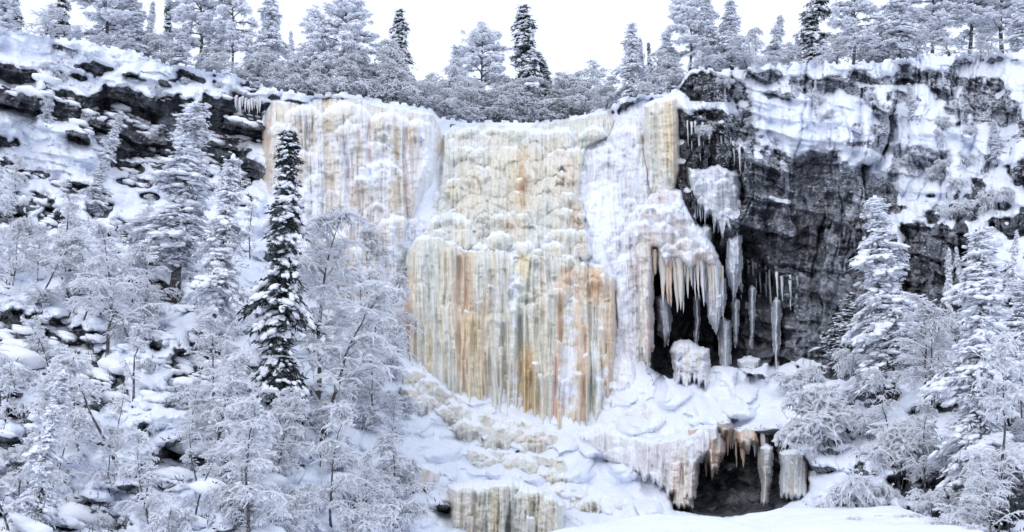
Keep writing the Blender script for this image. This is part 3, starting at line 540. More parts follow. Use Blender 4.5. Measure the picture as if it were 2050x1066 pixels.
ice('ice_curtain', 'frosty grey ice ribs hanging down the left margin of the dark right cliff',
    [(1374, 330), (1400, 340), (1440, 330), (1478, 350), (1482, 420), (1470, 470), (1440, 460), (1420, 440), (1400, 420), (1380, 390)],
    .9, 10, rnd_lobes(R, (1375, 335, 1470, 430), 22, (8, 20), (2, 5), (.3, 1.1)), ((.55, .58, .62), WHI), [], rime=.26, flute=.4, off=.9, seed=251, fringe=30)
ice('ice_formation', 'white crusted ice lump with two rounded heads standing in the dark cave mouth',
    [(1338, 705), (1352, 684), (1380, 680), (1400, 694), (1420, 700), (1424, 740), (1418, 775), (1388, 768), (1366, 778), (1344, 776), (1352, 745)],
    1.9, 20, [(1362, 686, 26, 34, 2.0), (1398, 698, 28, 44, 1.9), (1350, 722, 12, 60, 1.2), (1412, 722, 14, 54, 1.4), (1380, 712, 20, 30, 1.6)], (WHI, (.7, .67, .6)), [], rime=.16, flute=.35, chunk=.7, off=-.6, seed=261, cat='ice lump', fringe=26, darks=[(1372, 735, 790, 8)])
for k, (x0, x1, y0, y1, c, lab) in enumerate([
        (1438, 1462, 640, 765, 'w', 'slender white ice column at the back of the dark cave'),
        (1546, 1562, 600, 765, 'w', 'pale ice column standing at the right end of the dark cave'),
        (1478, 1524, 715, 752, 'w', 'squat frosty ice block at the foot of the dark right cliff'),
        (1410, 1452, 555, 660, 'w', 'bulging white ice column hanging in front of the dark cave'),
        (1340, 1392, 912, 1020, 'o', 'orange-stained ice column at the left side of the lower cave'),
        (1520, 1545, 890, 1012, 'g', 'grey ice column dividing the lower cave'),
        (1560, 1618, 900, 1000, 'g', 'ribbed grey ice drape closing the right end of the lower cave'),
        (1312, 1345, 590, 690, 'w', 'thin frosty ice ribs on the left wall of the dark cave'),
        (1432, 1462, 838, 880, 'b', 'short brown-grey ice drape under the snow ledge above the lower cave'),
        (1470, 1520, 852, 905, 'p', 'peach-coloured ice drape under the ledge of the lower cave'),
        (1398, 1424, 452, 560, 'w', 'frosty ice rib with a snow cap at the upper left of the dark cave'),
        (1452, 1486, 468, 590, 'w', 'pale ribbed ice drape over the middle of the dark cave roof'),
        (1498, 1512, 575, 700, 'w', 'long thin ice column right of the cave middle'),
        (1466, 1480, 600, 690, 'w', 'short thin ice column beside the slender one in the cave'),
        (1388, 1402, 590, 690, 'w', 'white ice stalk above the two-headed ice lump'),
        (1405, 1450, 862, 950, 'p', 'peach and white ice drape tapering down in the lower cave')]):
    t = {'w': ((.7, .72, .76), (.6, .63, .68)), 'o': ((.66, .6, .54), (.62, .42, .27)), 'g': ((.62, .63, .62), (.52, .5, .46)), 'b': ((.42, .37, .33), (.55, .52, .48)), 'p': ((.68, .52, .42), (.7, .66, .62))}[c]
    mid = (x0 + x1) / 2; tp = int(c in 'bp' or y0 in (452, 468, 575, 600, 590, 555))
    poly = [(x0, y0 + 6), (mid, y0 - 3), (x1, y0 + 4), (x1 - 1, (y0 + y1) / 2), (x1 - (6 if not tp else (x1 - mid) * .7), y1 - 4), (mid, y1 + 6 * tp), (x0 + (5 if not tp else (mid - x0) * .8), y1 - 5), (x0 + 2, (y0 + y1) / 2)]
    ice('ice_column', lab, poly, 1.5, (x1 - x0) * .5, rnd_lobes(R, (x0, y0, x1, y1 - 10), 8, (5, 12), (2, 5), (.2, .7)), t, [], rime=.12, flute=.35, off=(-2.2 if 560 < y0 < 730 else .4), seed=300 + 7 * k, step=1.25, cat='ice column', fringe=10 + 14 * tp, chunk=.2)

# ------------------------------------------------------------------ icicles, each a thing
ORD = 'first second third fourth fifth sixth seventh eighth ninth tenth eleventh twelfth thirteenth fourteenth fifteenth sixteenth seventeenth eighteenth nineteenth twentieth'.split()
ORD += ['twenty-' + q for q in ORD[:9]] + ['thirtieth'] + ['thirty-' + q for q in ORD[:9]]
def icicle(px, y0, y1, wpx, Y, m, label, group, rs):
    n = 14; t = np.linspace(0, 1, n); k = Y / F / CT
    r = wpx / 2 * k * (1 - t) ** .75 * (1 + .22 * np.sin(t * 19 + rs.random() * 6) * (1 - t)) + .008
    x, y, z = unproj(px, y0, Y); _, _, z1 = unproj(px, y1, Y); h = float(z - z1)
    A = 9; th = np.arange(A) * 2 * np.pi / A; lob = 1 + .25 * np.sin(th * 3 + rs.random() * 6)
    wob = np.cumsum(rs.normal(0, .018, (n, 2)), 0) * h * .25
    V = np.stack([r[:, None] * lob * np.cos(th) + wob[:, :1], r[:, None] * lob * np.sin(th) + wob[:, 1:], -h * t[:, None] + 0 * th], -1).reshape(-1, 3)
    i = np.arange(n - 1)[:, None] * A + np.arange(A); j = np.arange(n - 1)[:, None] * A + (np.arange(A) + 1) % A
    Fc = np.stack([i, i + A, j + A, j], -1).reshape(-1, 4)
    o = mesh('icicle', V, Fc, m); o.location = (float(x), float(y), float(z)); return tag(o, label, 'icicle', group)
rs = np.random.default_rng(3)
rows = [  # y0 line, x range, count, length range, width range, depth offset in front of base, label
    ([(1300, 500), (1330, 520), (1350, 505), (1380, 530), (1410, 525), (1446, 545)], 1304, 1446, 34, (35, 110), (6, 13), 2.4, 'abci', 'pointed icicle fringing the crusted tongue over the dark cave', 'icicles over the dark cave'),
    ([(1330, 520), (1360, 525)], 1320, 1366, 5, (90, 130), (12, 18), 2.8, 'ab', 'of the thick icicles reaching deep into the dark cave', 'thick icicles in the dark cave'),
    ([(1395, 385), (1480, 410)], 1385, 1482, 22, (30, 80), (4, 9), 1.6, 'cc', 'thin icicle under the grey ribs on the right cliff', 'icicles on the right cliff'),
    ([(1385, 870), (1500, 870), (1600, 900)], 1385, 1600, 30, (25, 90), (5, 13), 2.2, 'abci', 'icicle hanging from the snow ledge into the lower cave', 'icicles of the lower cave'),
    ([(470, 205), (525, 212)], 470, 522, 16, (10, 30), (3, 6), .9, 'cc', 'small icicle under the overhang at the left cliff end', 'icicles under the left cliff overhang'),
    ([(900, 990), (1130, 1000)], 905, 1130, 0, (25, 60), (4, 9), 3.4, 'cc', '', ''),
    ([(1380, 250), (1480, 300)], 1372, 1492, 14, (20, 60), (3, 7), 1.0, 'cc', 'thin icicle on the black rock beside the ochre pillar', 'icicles beside the ochre pillar'),
    ([(1480, 520), (1560, 560)], 1480, 1600, 12, (40, 110), (3, 7), 1.0, 'cc', 'slim icicle on the fractured wall', 'icicles on the fractured wall'),
    ([(1455, 480), (1500, 640), (1560, 520)], 1455, 1560, 9, (20, 90), (4, 9), .8, 'cc', 'narrow icicle against the black rock right of the cave', 'icicles against the black rock')]
for line, x0, x1, n, lr, wr, off, cs, lab, grp in rows:
    for k in range(n):
        px = x0 + (x1 - x0) * (k + rs.random() * .8) / n; y0 = interp(px, line) - 10 + rs.normal(0, 3); ln = lr[0] + (lr[1] - lr[0]) * rs.random() ** 1.7
        Yb = float(base_at(np.array([px]), np.array([y0]))[0]) - off + rs.normal(0, .25)
        m = {'a': M_ICIA, 'b': M_ICIB, 'c': M_ICI, 'i': M_ICI}[cs[rs.integers(len(cs))]]
        if 'black rock' in grp or 'pillar' in grp or 'wall' in grp or 'lower cave' in grp: Yb = depth_at(px, y0 + 4) - .25
        icicle(px, y0, y0 + ln + 10, wr[0] + (wr[1] - wr[0]) * rs.random(), Yb, m, ORD[k] + ' from the left, ' + lab, grp, rs)
# ------------------------------------------------------------------ trees
def segs_mesh(S, sides=3):
    """S rows: x0 y0 z0 x1 y1 z1 r0 r1 -> verts, quads"""
    S = np.asarray(S, float); a = S[:, :3]; b = S[:, 3:6]; d = b - a; d /= np.linalg.norm(d, axis=1, keepdims=True) + 1e-9
    up = np.where(np.abs(d[:, 2:3]) > .9, np.array([[1., 0, 0]]), np.array([[0, 0, 1.]]))
    u = np.cross(d, up); u /= np.linalg.norm(u, axis=1, keepdims=True); v = np.cross(d, u)
    th = np.arange(sides) * 2 * np.pi / sides + .5
    ring = u[:, None] * np.cos(th)[None, :, None] + v[:, None] * np.sin(th)[None, :, None]
    V = np.concatenate([a[:, None] + ring * S[:, 6, None, None], b[:, None] + ring * S[:, 7, None, None]], 1).reshape(-1, 3)
    base = np.arange(len(S))[:, None] * 2 * sides; k = np.arange(sides); k2 = (k + 1) % sides
    Fc = np.stack([base + k, base + k2, base + sides + k2, base + sides + k], -1).reshape(-1, 4)
    return V, Fc
def ico():
    t = (1 + 5 ** .5) / 2
    v = [(-1, t, 0), (1, t, 0), (-1, -t, 0), (1, -t, 0), (0, -1, t), (0, 1, t), (0, -1, -t), (0, 1, -t), (t, 0, -1), (t, 0, 1), (-t, 0, -1), (-t, 0, 1)]
    f = [(0, 11, 5), (0, 5, 1), (0, 1, 7), (0, 7, 10), (0, 10, 11), (1, 5, 9), (5, 11, 4), (11, 10, 2), (10, 7, 6), (7, 1, 8), (3, 9, 4), (3, 4, 2), (3, 2, 6), (3, 6, 8), (3, 8, 9), (4, 9, 5), (2, 4, 11), (6, 2, 10), (8, 6, 7), (9, 8, 1)]
    v = [np.array(p) / np.linalg.norm(p) for p in v]; cache = {}; nf = []
    def mid(i, j):
        k = (min(i, j), max(i, j))
        if k not in cache: p = v[i] + v[j]; v.append(p / np.linalg.norm(p)); cache[k] = len(v) - 1
        return cache[k]
    for a, b, c in f:
        x, y, z = mid(a, b), mid(b, c), mid(c, a); nf += [(a, x, z), (b, y, x), (c, z, y), (x, y, z)]
    return np.array(v), np.array(nf)
ICO_V, ICO_F = ico()
def lumps_mesh(L, rs, rough=.16):
    """L rows: x y z, long axis dx dy dz (unit), radius along, across, up"""
    L = np.asarray(L, float); n = len(L)
    d = L[:, 3:6]; d = d / (np.linalg.norm(d, axis=1, keepdims=True) + 1e-9)
    s = np.cross(d, [[0, 0, 1.]]); s /= np.linalg.norm(s, axis=1, keepdims=True) + 1e-6; u = np.cross(s, d)
    v = ICO_V[None] * (1 + rough * rs.normal(0, 1, (n, len(ICO_V), 1)))
    V = L[:, None, :3] + v[..., :1] * d[:, None] * L[:, 6, None, None] + v[..., 1:2] * s[:, None] * L[:, 7, None, None] + v[..., 2:3] * u[:, None] * L[:, 8, None, None]
    Fc = ICO_F[None] + np.arange(n)[:, None, None] * len(ICO_V)
    return V.reshape(-1, 3), Fc.reshape(-1, 3)
def cards_mesh(P, Dv, ln, wd, rs):
    """narrow leaf blades from P along Dv"""
    n = len(P); Dv = Dv / (np.linalg.norm(Dv, axis=1, keepdims=True) + 1e-9); s = np.cross(Dv, rs.normal(0, 1, (n, 3))); s /= np.linalg.norm(s, axis=1, keepdims=True) + 1e-9
    ln = np.broadcast_to(ln, n)[:, None]; wd = np.broadcast_to(wd, n)[:, None]
    a = P; b = P + Dv * ln * .5 + s * wd; c = P + Dv * ln; e = P + Dv * ln * .5 - s * wd
    return np.stack([a, b, c, e], 1).reshape(-1, 3), np.arange(4 * n).reshape(n, 4)
def hide(root):
    return root
def spruce(seed, H=10., Rm=1.0, snowy=1.0, bare=.06, frosted=False, dens=1.0, name='snowy_spruce'):
    rs = np.random.default_rng(seed); root = empty(name)
    bend = rs.normal(0, .12, 2)
    cx = lambda z: np.array([bend[0] * math.sin(z * .5), bend[1] * math.sin(z * .45), z])
    T = []; zs = np.linspace(-.6, H, 14)
    for a, b in zip(zs[:-1], zs[1:]): T.append([*cx(a), *cx(b), .10 * (1 - max(a, 0) / H) + .012, .10 * (1 - max(b, 0) / H) + .012])
    V, Fc = segs_mesh(T, 7); mesh('trunk', V, Fc, M_BARK, root)
    W = []; P = []; Q = []; LN = []; L = []
    z = bare * H
    while z < H - .12:
        t = z / H; prof = (1 - t) ** .75 * (.72 + .28 * math.sin(z * 2.3 + seed)) * (.35 + .65 * min(1, (t - bare) * 8 + .35)) + .05
        n = int(rs.integers(5, 8) * dens)
        for k in range(n):
            az = rs.uniform(0, 2 * np.pi); Lb = Rm * prof * rs.uniform(.4, 1.35) * (1 + .25 * math.sin(az * 2 + z * 1.7)); heavy = rs.uniform(.25, 1.25); p0 = cx(z + rs.normal(0, .06)); m = max(3, int(Lb / .16))
            dr = rs.uniform(.55, 1.0) * (.5 + .7 * (1 - t)); h = np.array([math.cos(az), math.sin(az), 0]); pts = []
            for i in range(m + 1):
                r = i / m; pts.append(p0 + h * Lb * r * (1 - .12 * r) + np.array([0, 0, (.25 * r - dr * r * r * 1.25) * Lb + .10 * Lb * max(0, r - .75)]))
            for i in range(m):
                W.append([*pts[i], *pts[i + 1], .022 * (1 - i / m) + .006, .022 * (1 - (i + 1) / m) + .005])
                c = int(11 * dens)
                o = rs.normal(0, .05, (c, 3)); side = np.cross(h, [0, 0, 1]); f = rs.uniform(-1, 1, (c, 1))
                q = side * f * 1.0 + h * rs.uniform(.1, .8, (c, 1)) + np.array([0, 0, -1.]) * rs.uniform(.1, 1.3, (c, 1))
                P.append(pts[i] + (pts[i + 1] - pts[i]) * rs.random((c, 1)) + o); Q.append(q); LN.append(rs.uniform(.12, .34, c) * (.6 + .5 * Lb))
                if i >= m * .25 and rs.random() < .85 * snowy * heavy:
                    tg = pts[i + 1] - pts[i]; sc = rs.uniform(.4, 1.35) * (.6 + .4 * heavy) * (.75 + .3 * Lb) * (.75 if t > .8 else 1)
                    for rep in range(3): L.append([*(pts[i] * .4 + pts[i + 1] * .6 + np.array([0, 0, .055 * sc]) + side * rs.normal(0, .14) + tg * rs.uniform(-.4, .4)), *tg, .15 * sc * rs.uniform(.5, 1.2), .095 * sc * rs.uniform(.7, 1.3), .065 * sc])
        z += rs.uniform(.16, .27) * (1.15 - .4 * t)
    for k in range(6): L.append([*(cx(H - .08 * k) + np.array([*rs.normal(0, .02, 2), 0])), 0, .1, 1, .09, .05 + .01 * k, .05 + .01 * k])
    P = np.concatenate(P); Q = np.concatenate(Q); LN = np.concatenate(LN)
    V, Fc = cards_mesh(P, Q, LN, rs.uniform(.018, .038, len(P)), rs); mesh('crown', V, Fc, M_NEEDF if frosted else M_NEED, root, smooth=False)
    V, Fc = segs_mesh(W); mesh('branches', V, Fc, M_BARK, root)
    V, Fc = lumps_mesh(L, rs, .22); mesh('snow_load', V, Fc, M_FROST, root)
    return root
def pine(seed, H=10., Rm=1.9, bare=.35, limbs=34, name='snowy_pine', dens=1.0, snow=1.0):
    rs = np.random.default_rng(seed); root = empty(name); bend = rs.normal(0, .2, 2)
    cx = lambda z: np.array([bend[0] * math.sin(z * .35), bend[1] * math.sin(z * .4), z])
    T = []; zs = np.linspace(-.6, H * .97, 14)
    for a, b in zip(zs[:-1], zs[1:]): T.append([*cx(a), *cx(b), .14 * (1 - .85 * max(a, 0) / H), .14 * (1 - .85 * max(b, 0) / H)])
    W = []; P = []; Q = []; L = []
    for k in range(limbs):
        t = bare + (1 - bare) * ((k + rs.random()) / limbs) ** .9; z = t * H; u = (t - bare) / (1 - bare)
        Lb = Rm * (math.sin(math.pi * min(1, .25 + .72 * u)) * .85 + .18) * rs.uniform(.6, 1.15); az = k * 2.4 + rs.normal(0, .5)
        h = np.array([math.cos(az), math.sin(az), 0]); rise = rs.uniform(.05, .5) + .5 * u; p0 = cx(min(z, H * .96)); pts = [p0]; m = 5
        for i in range(m):
            r = (i + 1) / m; pts.append(p0 + h * Lb * r + np.array([*rs.normal(0, .06, 2), (rise * r - .45 * r * r) * Lb]))
        for i in range(m): W.append([*pts[i], *pts[i + 1], .05 * (1 - i / m) + .012, .05 * (1 - (i + 1) / m) + .012])
        cl = []
        for i in range(2, m + 1):
            for q in range(2 if i < m else 3): cl.append(pts[i] + np.array([*rs.normal(0, .22, 2), rs.normal(.02, .12)]))
        for c in cl:
            W.append([*pts[3], *c, .02, .01]); n = int(44 * dens); rad = rs.uniform(.22, .42)
            v = rs.normal(0, 1, (n, 3)); v /= np.linalg.norm(v, axis=1, keepdims=True); v[:, 2] = v[:, 2] * .55 - .12
            P.append(c + v * rad * rs.uniform(.15, .8, (n, 1))); Q.append(v + np.array([0, 0, -.15]))
            for q in range(int(rs.integers(5, 8) * snow)):
                o = rs.normal(0, rad * .45, 3); o[2] = abs(o[2]) * .4 + rad * .22; a = rs.uniform(0, 6.28); s = rs.uniform(.6, 1.2) * rad / .32
                L.append([*(c + o), math.cos(a), math.sin(a), rs.normal(0, .3), .17 * s, .12 * s, .07 * s])
    V, Fc = segs_mesh(T, 7); mesh('trunk', V, Fc, M_BARK, root)
    P = np.concatenate(P); Q = np.concatenate(Q); V, Fc = cards_mesh(P, Q, rs.uniform(.10, .22, len(P)), rs.uniform(.014, .028, len(P)), rs); mesh('crown', V, Fc, M_NEEDF, root, smooth=False)
    V, Fc = segs_mesh(W); mesh('branches', V, Fc, M_BARK, root); V, Fc = lumps_mesh(L, rs, .2); mesh('snow_load', V, Fc, M_FROST, root)
    return root
def birch(seed, H=8., spread=.34, limbs=24, start=.22, droop=1.0, twig=.042, stems=1, name='frosted_birch', lean=0., sub=1.0, dark=1.0):
    rs = np.random.default_rng(seed); root = empty(name); T = []; W = []; S = []; PU = []
    def add(p, q, r0, r1, lst=W):
        lst.append([*p, *q, r0, r1])
    def rime(p, q, f=1.0):
        d = q - p; hz = 1 - abs(d[2]) / (np.linalg.norm(d) + 1e-9); r = twig * (.55 + .65 * hz) * rs.uniform(.7, 1.35) * f
        o = np.array([0, 0, r * .8]); S.append([*(p + o), *(q + o), r, r * .85])
    for s in range(stems):
        az0 = rs.uniform(0, 6.28); ln = (lean if stems == 1 else rs.uniform(.15, .6)); Hs = H * (1 if stems == 1 else rs.uniform(.65, 1)); p = np.array([0., 0, -.4]); d = np.array([math.cos(az0) * ln, math.sin(az0) * ln, 1.]); d /= np.linalg.norm(d)
        n = 16; pts = [p]
        for i in range(n):
            d = d + np.array([*rs.normal(0, .07, 2), -.03 * droop * (i / n) * (3 if stems > 1 else 1)]) ; d /= np.linalg.norm(d); p = p + d * Hs / n; pts.append(p)
        r = lambda i: (.095 if stems == 1 else .05) * (H / 8) * (1 - i / n) + .01
        for i in range(n): add(pts[i], pts[i + 1], r(i), r(i + 1), T); 
        for i in range(n):
            if rs.random() < .6: rime(pts[i] + [.0, 0, .02], pts[i + 1] + [0, 0, .02], 1.1)
        for k in range(limbs if stems == 1 else max(6, int(limbs / stems))):
            t = start + (1 - start) * rs.random() ** .85; i = min(n - 1, int(t * n)); q = pts[i] + (pts[i + 1] - pts[i]) * rs.random(); az = rs.uniform(0, 6.28); Lb = H * spread * (1.12 - t) * rs.uniform(.6, 1.25) + .35
            d = np.array([math.cos(az), math.sin(az), rs.uniform(.4, 1.3)]); d /= np.linalg.norm(d); m = 7; b = q
            for j in range(m):
                d = d + np.array([*rs.normal(0, .13, 2), -.17 * droop * (j / m + .25)]); d /= np.linalg.norm(d); c = b + d * Lb / m; add(b, c, .02 * (1 - j / m) + .007, .02 * (1 - (j + 1) / m) + .006); rime(b, c, 1.5)
                for g in range(2 if j > 0 else 1):
                    az2 = rs.uniform(0, 6.28); e = d * .6 + np.array([math.cos(az2), math.sin(az2), rs.uniform(-.3, .6)]); e /= np.linalg.norm(e); f = c; l2 = rs.uniform(.3, .95) * (.6 + .5 * Lb / 2)
                    for x in range(4):
                        e = e + np.array([*rs.normal(0, .2, 2), -.22 * droop]); e /= np.linalg.norm(e); h = f + e * l2 / 4; rime(f, h)
                        if rs.random() < .15: add(f, h, .008, .005)
                        z = rs.uniform(.5, 1.2)
                        if rs.random() < .42: PU.append([*(h + [0, 0, .03]), *e, .14 * z, .085 * z, .06 * z])
                        if rs.random() < .5 * sub:
                            y = e * .5 + rs.normal(0, .6, 3); y /= np.linalg.norm(y); u = h + y * rs.uniform(.1, .28); rime(h, u, .8); 
                            v = u + (y + [0, 0, -.4 * droop]) * .12; rime(u, v, .75)
                        f = h
                b = c
    V, Fc = segs_mesh(T, 6); mesh('trunk', V, Fc, M_TWIG, root); V, Fc = segs_mesh(W); mesh('twigs', V, Fc, M_TWIG, root)
    V, Fc = lumps_mesh(PU, rs, .2); mesh('snow_puffs', V, Fc, M_RIME, root)
    V, Fc = segs_mesh(S, 4); mesh('rime_coat', V, Fc, M_RIME, root)
    return root
PR = {
 'spr': [spruce(11, Rm=1.05, snowy=1.2, dens=1.3), spruce(12, Rm=1.15, snowy=1.15), spruce(13, Rm=1.25, snowy=1.3)],
 'spf': [spruce(21, Rm=.95, snowy=1.2, frosted=True), spruce(22, Rm=1.3, snowy=1.3, frosted=True), spruce(23, Rm=1.5, snowy=1.3, frosted=True, bare=.1)],
 'spt': [spruce(31, Rm=1.25, snowy=1.25, frosted=True, bare=.2, dens=1.2), spruce(32, Rm=1.3, snowy=1.0, frosted=True, bare=.24)],
 'pin': [pine(41), pine(42, Rm=2.2, bare=.25, limbs=40), pine(43, Rm=1.6, bare=.18, limbs=42)],
 'bir': [birch(51), birch(52, spread=.42, limbs=26), birch(53, spread=.28, limbs=20, lean=.25), birch(54, spread=.36, limbs=28, droop=1.5)],
 'thn': [birch(61, spread=.16, limbs=12, twig=.034, sub=.5), birch(62, spread=.2, limbs=12, lean=.2, twig=.034, sub=.6)],
 'bsh': [birch(71, H=3.6, spread=.45, limbs=26, stems=5, droop=1.5, start=.3), birch(72, H=3.6, spread=.4, limbs=26, stems=6, droop=1.0, start=.3), birch(73, H=3.2, spread=.5, limbs=24, stems=4, droop=2.0, start=.25)],
}
USED = set(); RT = random.Random(5)
PW = {'spr': .15, 'spf': .17, 'spt': .17, 'pin': .33, 'bir': .45, 'thn': .26, 'bsh': 1.2}         # width over height of the models
def plant(kind, v, loc, top, label, group, wpx=None, Yb=80):
    src = PR[kind][v % len(PR[kind])]
    o = src if (kind, v % len(PR[kind])) not in USED else copy_tree(src)
    USED.add((kind, v % len(PR[kind])))
    Hm = {'bir': 8., 'thn': 8., 'bsh': 3.6}.get(kind, 10.)
    if kind == 'bsh' and v % 3 == 2: Hm = 3.2
    dx = top[0] - loc[0]; h = max(.6, top[2] - loc[2]); s = h / Hm
    ws = 1.0
    if wpx: ws = min(2.6, max(.6, wpx * Yb / F / (PW[kind] * Hm * s)))
    o.location = loc; o.scale = (s * ws, s * ws, s); o.rotation_euler = (RT.uniform(-.02, .02), math.atan2(dx, h), 0)
    o.rotation_mode = 'YXZ'; o.delta_rotation_euler = (0, 0, 0)
    # spin about the tree's own axis first, then lean
    from mathutils import Matrix
    M = Matrix.Translation(loc) @ Matrix.Rotation(math.atan2(dx, h), 4, 'Y') @ Matrix.Rotation(RT.uniform(0, 6.28), 4, 'Z') @ Matrix.Diagonal((s * ws, s * ws, s, 1))
    o.rotation_mode = 'XYZ'; o.matrix_world = M
    return tag(o, label, {'spr': 'spruce', 'spf': 'spruce', 'spt': 'spruce', 'pin': 'pine', 'bir': 'birch', 'thn': 'birch', 'bsh': 'shrub'}[kind], group)
def rim_tree(kind, v, bx, ty, n, label, group=None, w=None, tx=None):
    j = int(np.clip(round((bx - gx[0]) / SP), 0, len(gx) - 1)); i = max(1, rowrim[j] - 3 - n)
    loc = (VX[i, j], VY[i, j], VZ[i, j] - .15)
    # keep the planned picture column although the plateau runs back
    Y = loc[1]; x, _, z = unproj(tx or bx, ty, Y)
    return plant(kind, v, (float(unproj(bx, 150, Y)[0]), Y, loc[2]), (float(x), Y, float(z)), label, group, w, Y)
def low_tree(kind, v, bx, by, tx, ty, label, group=None, w=None, lift=0.):
    i, j = gidx(bx, by); Y = D[i, j] - lift; x0, _, z0 = unproj(bx, by, Y); x, _, z = unproj(tx, ty, Y)
    return plant(kind, v, (float(x0), float(Y), float(z0) - .15), (float(x), float(Y), float(z)), label, group, w, Y)
RIMT = [  # kind, model, base x, top y, rows back, width px, label
 ('pin', 2, 6, -20, 6, 60, 'dark snowy pine cut by the left picture edge on the rim'),
 ('spr', 1, 32, -12, 12, 34, 'narrow snowy spruce second from the left on the rim'),
 ('bir', 1, 88, 8, 4, 86, 'round heavily frosted birch at the left end of the rim'),
 ('spr', 2, 120, -60, 9, 44, 'dark spruce cropped at the top behind the round frosted birch'),
 ('pin', 0, 205, -60, 8, 130, 'big snowy pine with a clear dark trunk on the left rim'),
 ('spf', 2, 268, -2, 6, 66, 'bushy snowy spruce just right of the big clear-trunked pine'),
 ('spf', 0, 303, 3, 5, 36, 'slim frosted spruce right of the bushy spruce on the left rim'),
 ('spr', 1, 337, -4, 10, 34, 'short dark spruce in the gap of the left rim stand'),
 ('pin', 1, 398, -75, 8, 110, 'widest snowy pine of the left rim, cropped at the top'),
 ('spf', 1, 365, 50, 3, 60, 'white frosted spruce in front of the widest left pine'),
 ('pin', 1, 464, -60, 4, 70, 'tall snowy pine with bare lower trunk near the left rim end'),
 ('spf', 0, 500, 58, 3, 26, 'small frosted spruce left of the dense tall crown'),
 ('spf', 1, 540, -30, 7, 74, 'dense tall snowy spruce with a column-shaped crown left of the waterfall'),
 ('spf', 0, 585, 62, 4, 30, 'small pointed spruce right of the dense column-shaped spruce'),
 ('pin', 2, 630, 24, 6, 70, 'dark-crowned pine with rounded top above the left ice curtain'),
 ('pin', 1, 692, 3, 6, 96, 'large snowy pine with drooping side limbs above the left ice curtain'),
 ('spr', 2, 803, 12, 9, 58, 'lone narrow spruce spire left of the sky gap over the waterfall'),
 ('spf', 1, 912, 96, 8, 56, 'pale frosted spruce left of the round dark pine above the cascade'),
 ('pin', 1, 965, 62, 8, 92, 'round dark pine above the middle of the cascade'),
 ('spr', 2, 1054, 2, 7, 76, 'tallest spruce spire standing alone over the middle of the waterfall'),
 ('spr', 2, 1093, 122, 5, 44, 'short spruce beside the tallest spire on its right'),
 ('thn', 0, 1192, 112, 10, 50, 'thin feathery frosted larch-like tree right of the short spruce'),
 ('spf', 1, 1262, 46, 5, 62, 'slender frosted spruce at the left of the right-hand rim group'),
 ('spf', 0, 1283, 74, 9, 30, 'thin spruce half hidden behind the slender frosted spruce'),
 ('spr', 0, 1300, 84, 12, 20, 'thinnest small spruce beside the slender frosted pair'),
 ('spf', 2, 1332, 66, 5, 60, 'snowy spruce standing over the top of the ochre ice pillar'),
 ('pin', 0, 1378, 0, 6, 84, 'tall dark-topped pine above the ochre ice pillar'),
 ('spf', 1, 1418, -10, 5, 62, 'tall snowy spruce right of the dark-topped pine'),
 ('spf', 2, 1464, 2, 3, 60, 'bright frosted spruce at the edge of the right cliff'),
 ('bir', 3, 1512, 42, 9, 60, 'faint frosted birch right of the bright spruce on the right rim'),
 ('spf', 1, 1556, 34, 6, 46, 'snowy spruce left of the small gap of sky'),
 ('spf', 0, 1597, 68, 8, 26, 'tiny spruce in the gap of sky on the right rim'),
 ('spr', 2, 1640, -70, 8, 66, 'tall narrow spruce cropped at the top right of the sky gap'),
 ('pin', 1, 1708, -40, 4, 84, 'snowy pine with a leaning visible trunk on the right rim'),
 ('spf', 2, 1762, 38, 10, 60, 'low snowy spruce in the dip of the right rim stand'),
 ('spf', 2, 1800, -30, 3, 84, 'broad frosted spruce drooping over the right rim'),
 ('pin', 1, 1868, -70, 7, 100, 'big cropped snowy pine in the right corner stand'),
 ('pin', 0, 1940, -60, 4, 120, 'cropped pine with a leaning trunk near the right corner'),
 ('pin', 1, 2010, -90, 8, 120, 'largest cropped pine at the upper right corner'),
 ('spf', 1, 2052, -20, 3, 60, 'frosted spruce cut by the right edge on the rim'),
]
for kd, v, bx, ty, n, wd, lab in RIMT: rim_tree(kd, v, bx, ty, n, lab, 'conifers along the rim' if kd in ('spr', 'spf', 'pin') else 'frosted birches along the rim', wd)
# white birches in front of the rim conifers
RM = [(88, 'the round frosted birch'), (205, 'the big clear-trunked rim pine'), (337, 'the short dark rim spruce'), (398, 'the widest left rim pine'), (464, 'the bare-trunked left rim pine'), (540, 'the column-crowned rim spruce'), (630, 'the dark-crowned rim pine'), (692, 'the drooping-limbed rim pine'),
      (803, 'the lone narrow spire'), (912, 'the pale frosted rim spruce'), (965, 'the round dark pine'), (1054, 'the tallest spruce spire'), (1093, 'the short spruce by the tallest spire'), (1192, 'the feathery larch-like tree'), (1262, 'the slender frosted rim spruce'), (1378, 'the dark-topped pine above the pillar'), (1464, 'the bright frosted rim spruce'),
      (1556, 'the spruce left of the right sky gap'), (1640, 'the tall cropped right rim spruce'), (1708, 'the leaning-trunk rim pine'), (1800, 'the broad frosted rim spruce'), (1868, 'the big cropped corner pine'), (1940, 'the leaning corner pine'), (2010, 'the largest corner pine')]
RSEEN = {}
def rim_label(x, ty):
    for q in sorted(RM, key=lambda q: abs(q[0] - x))[:9]:
        for near in ('just ', '') if abs(q[0] - x) < 30 else ('',):
            lab = ('tall ' if ty < 95 else 'low ' if ty > 160 else '') + 'frosted rim birch ' + near + ('left of ' if x < q[0] else 'right of ') + q[1]
            if lab not in RSEEN: RSEEN[lab] = 1; return lab
    return None
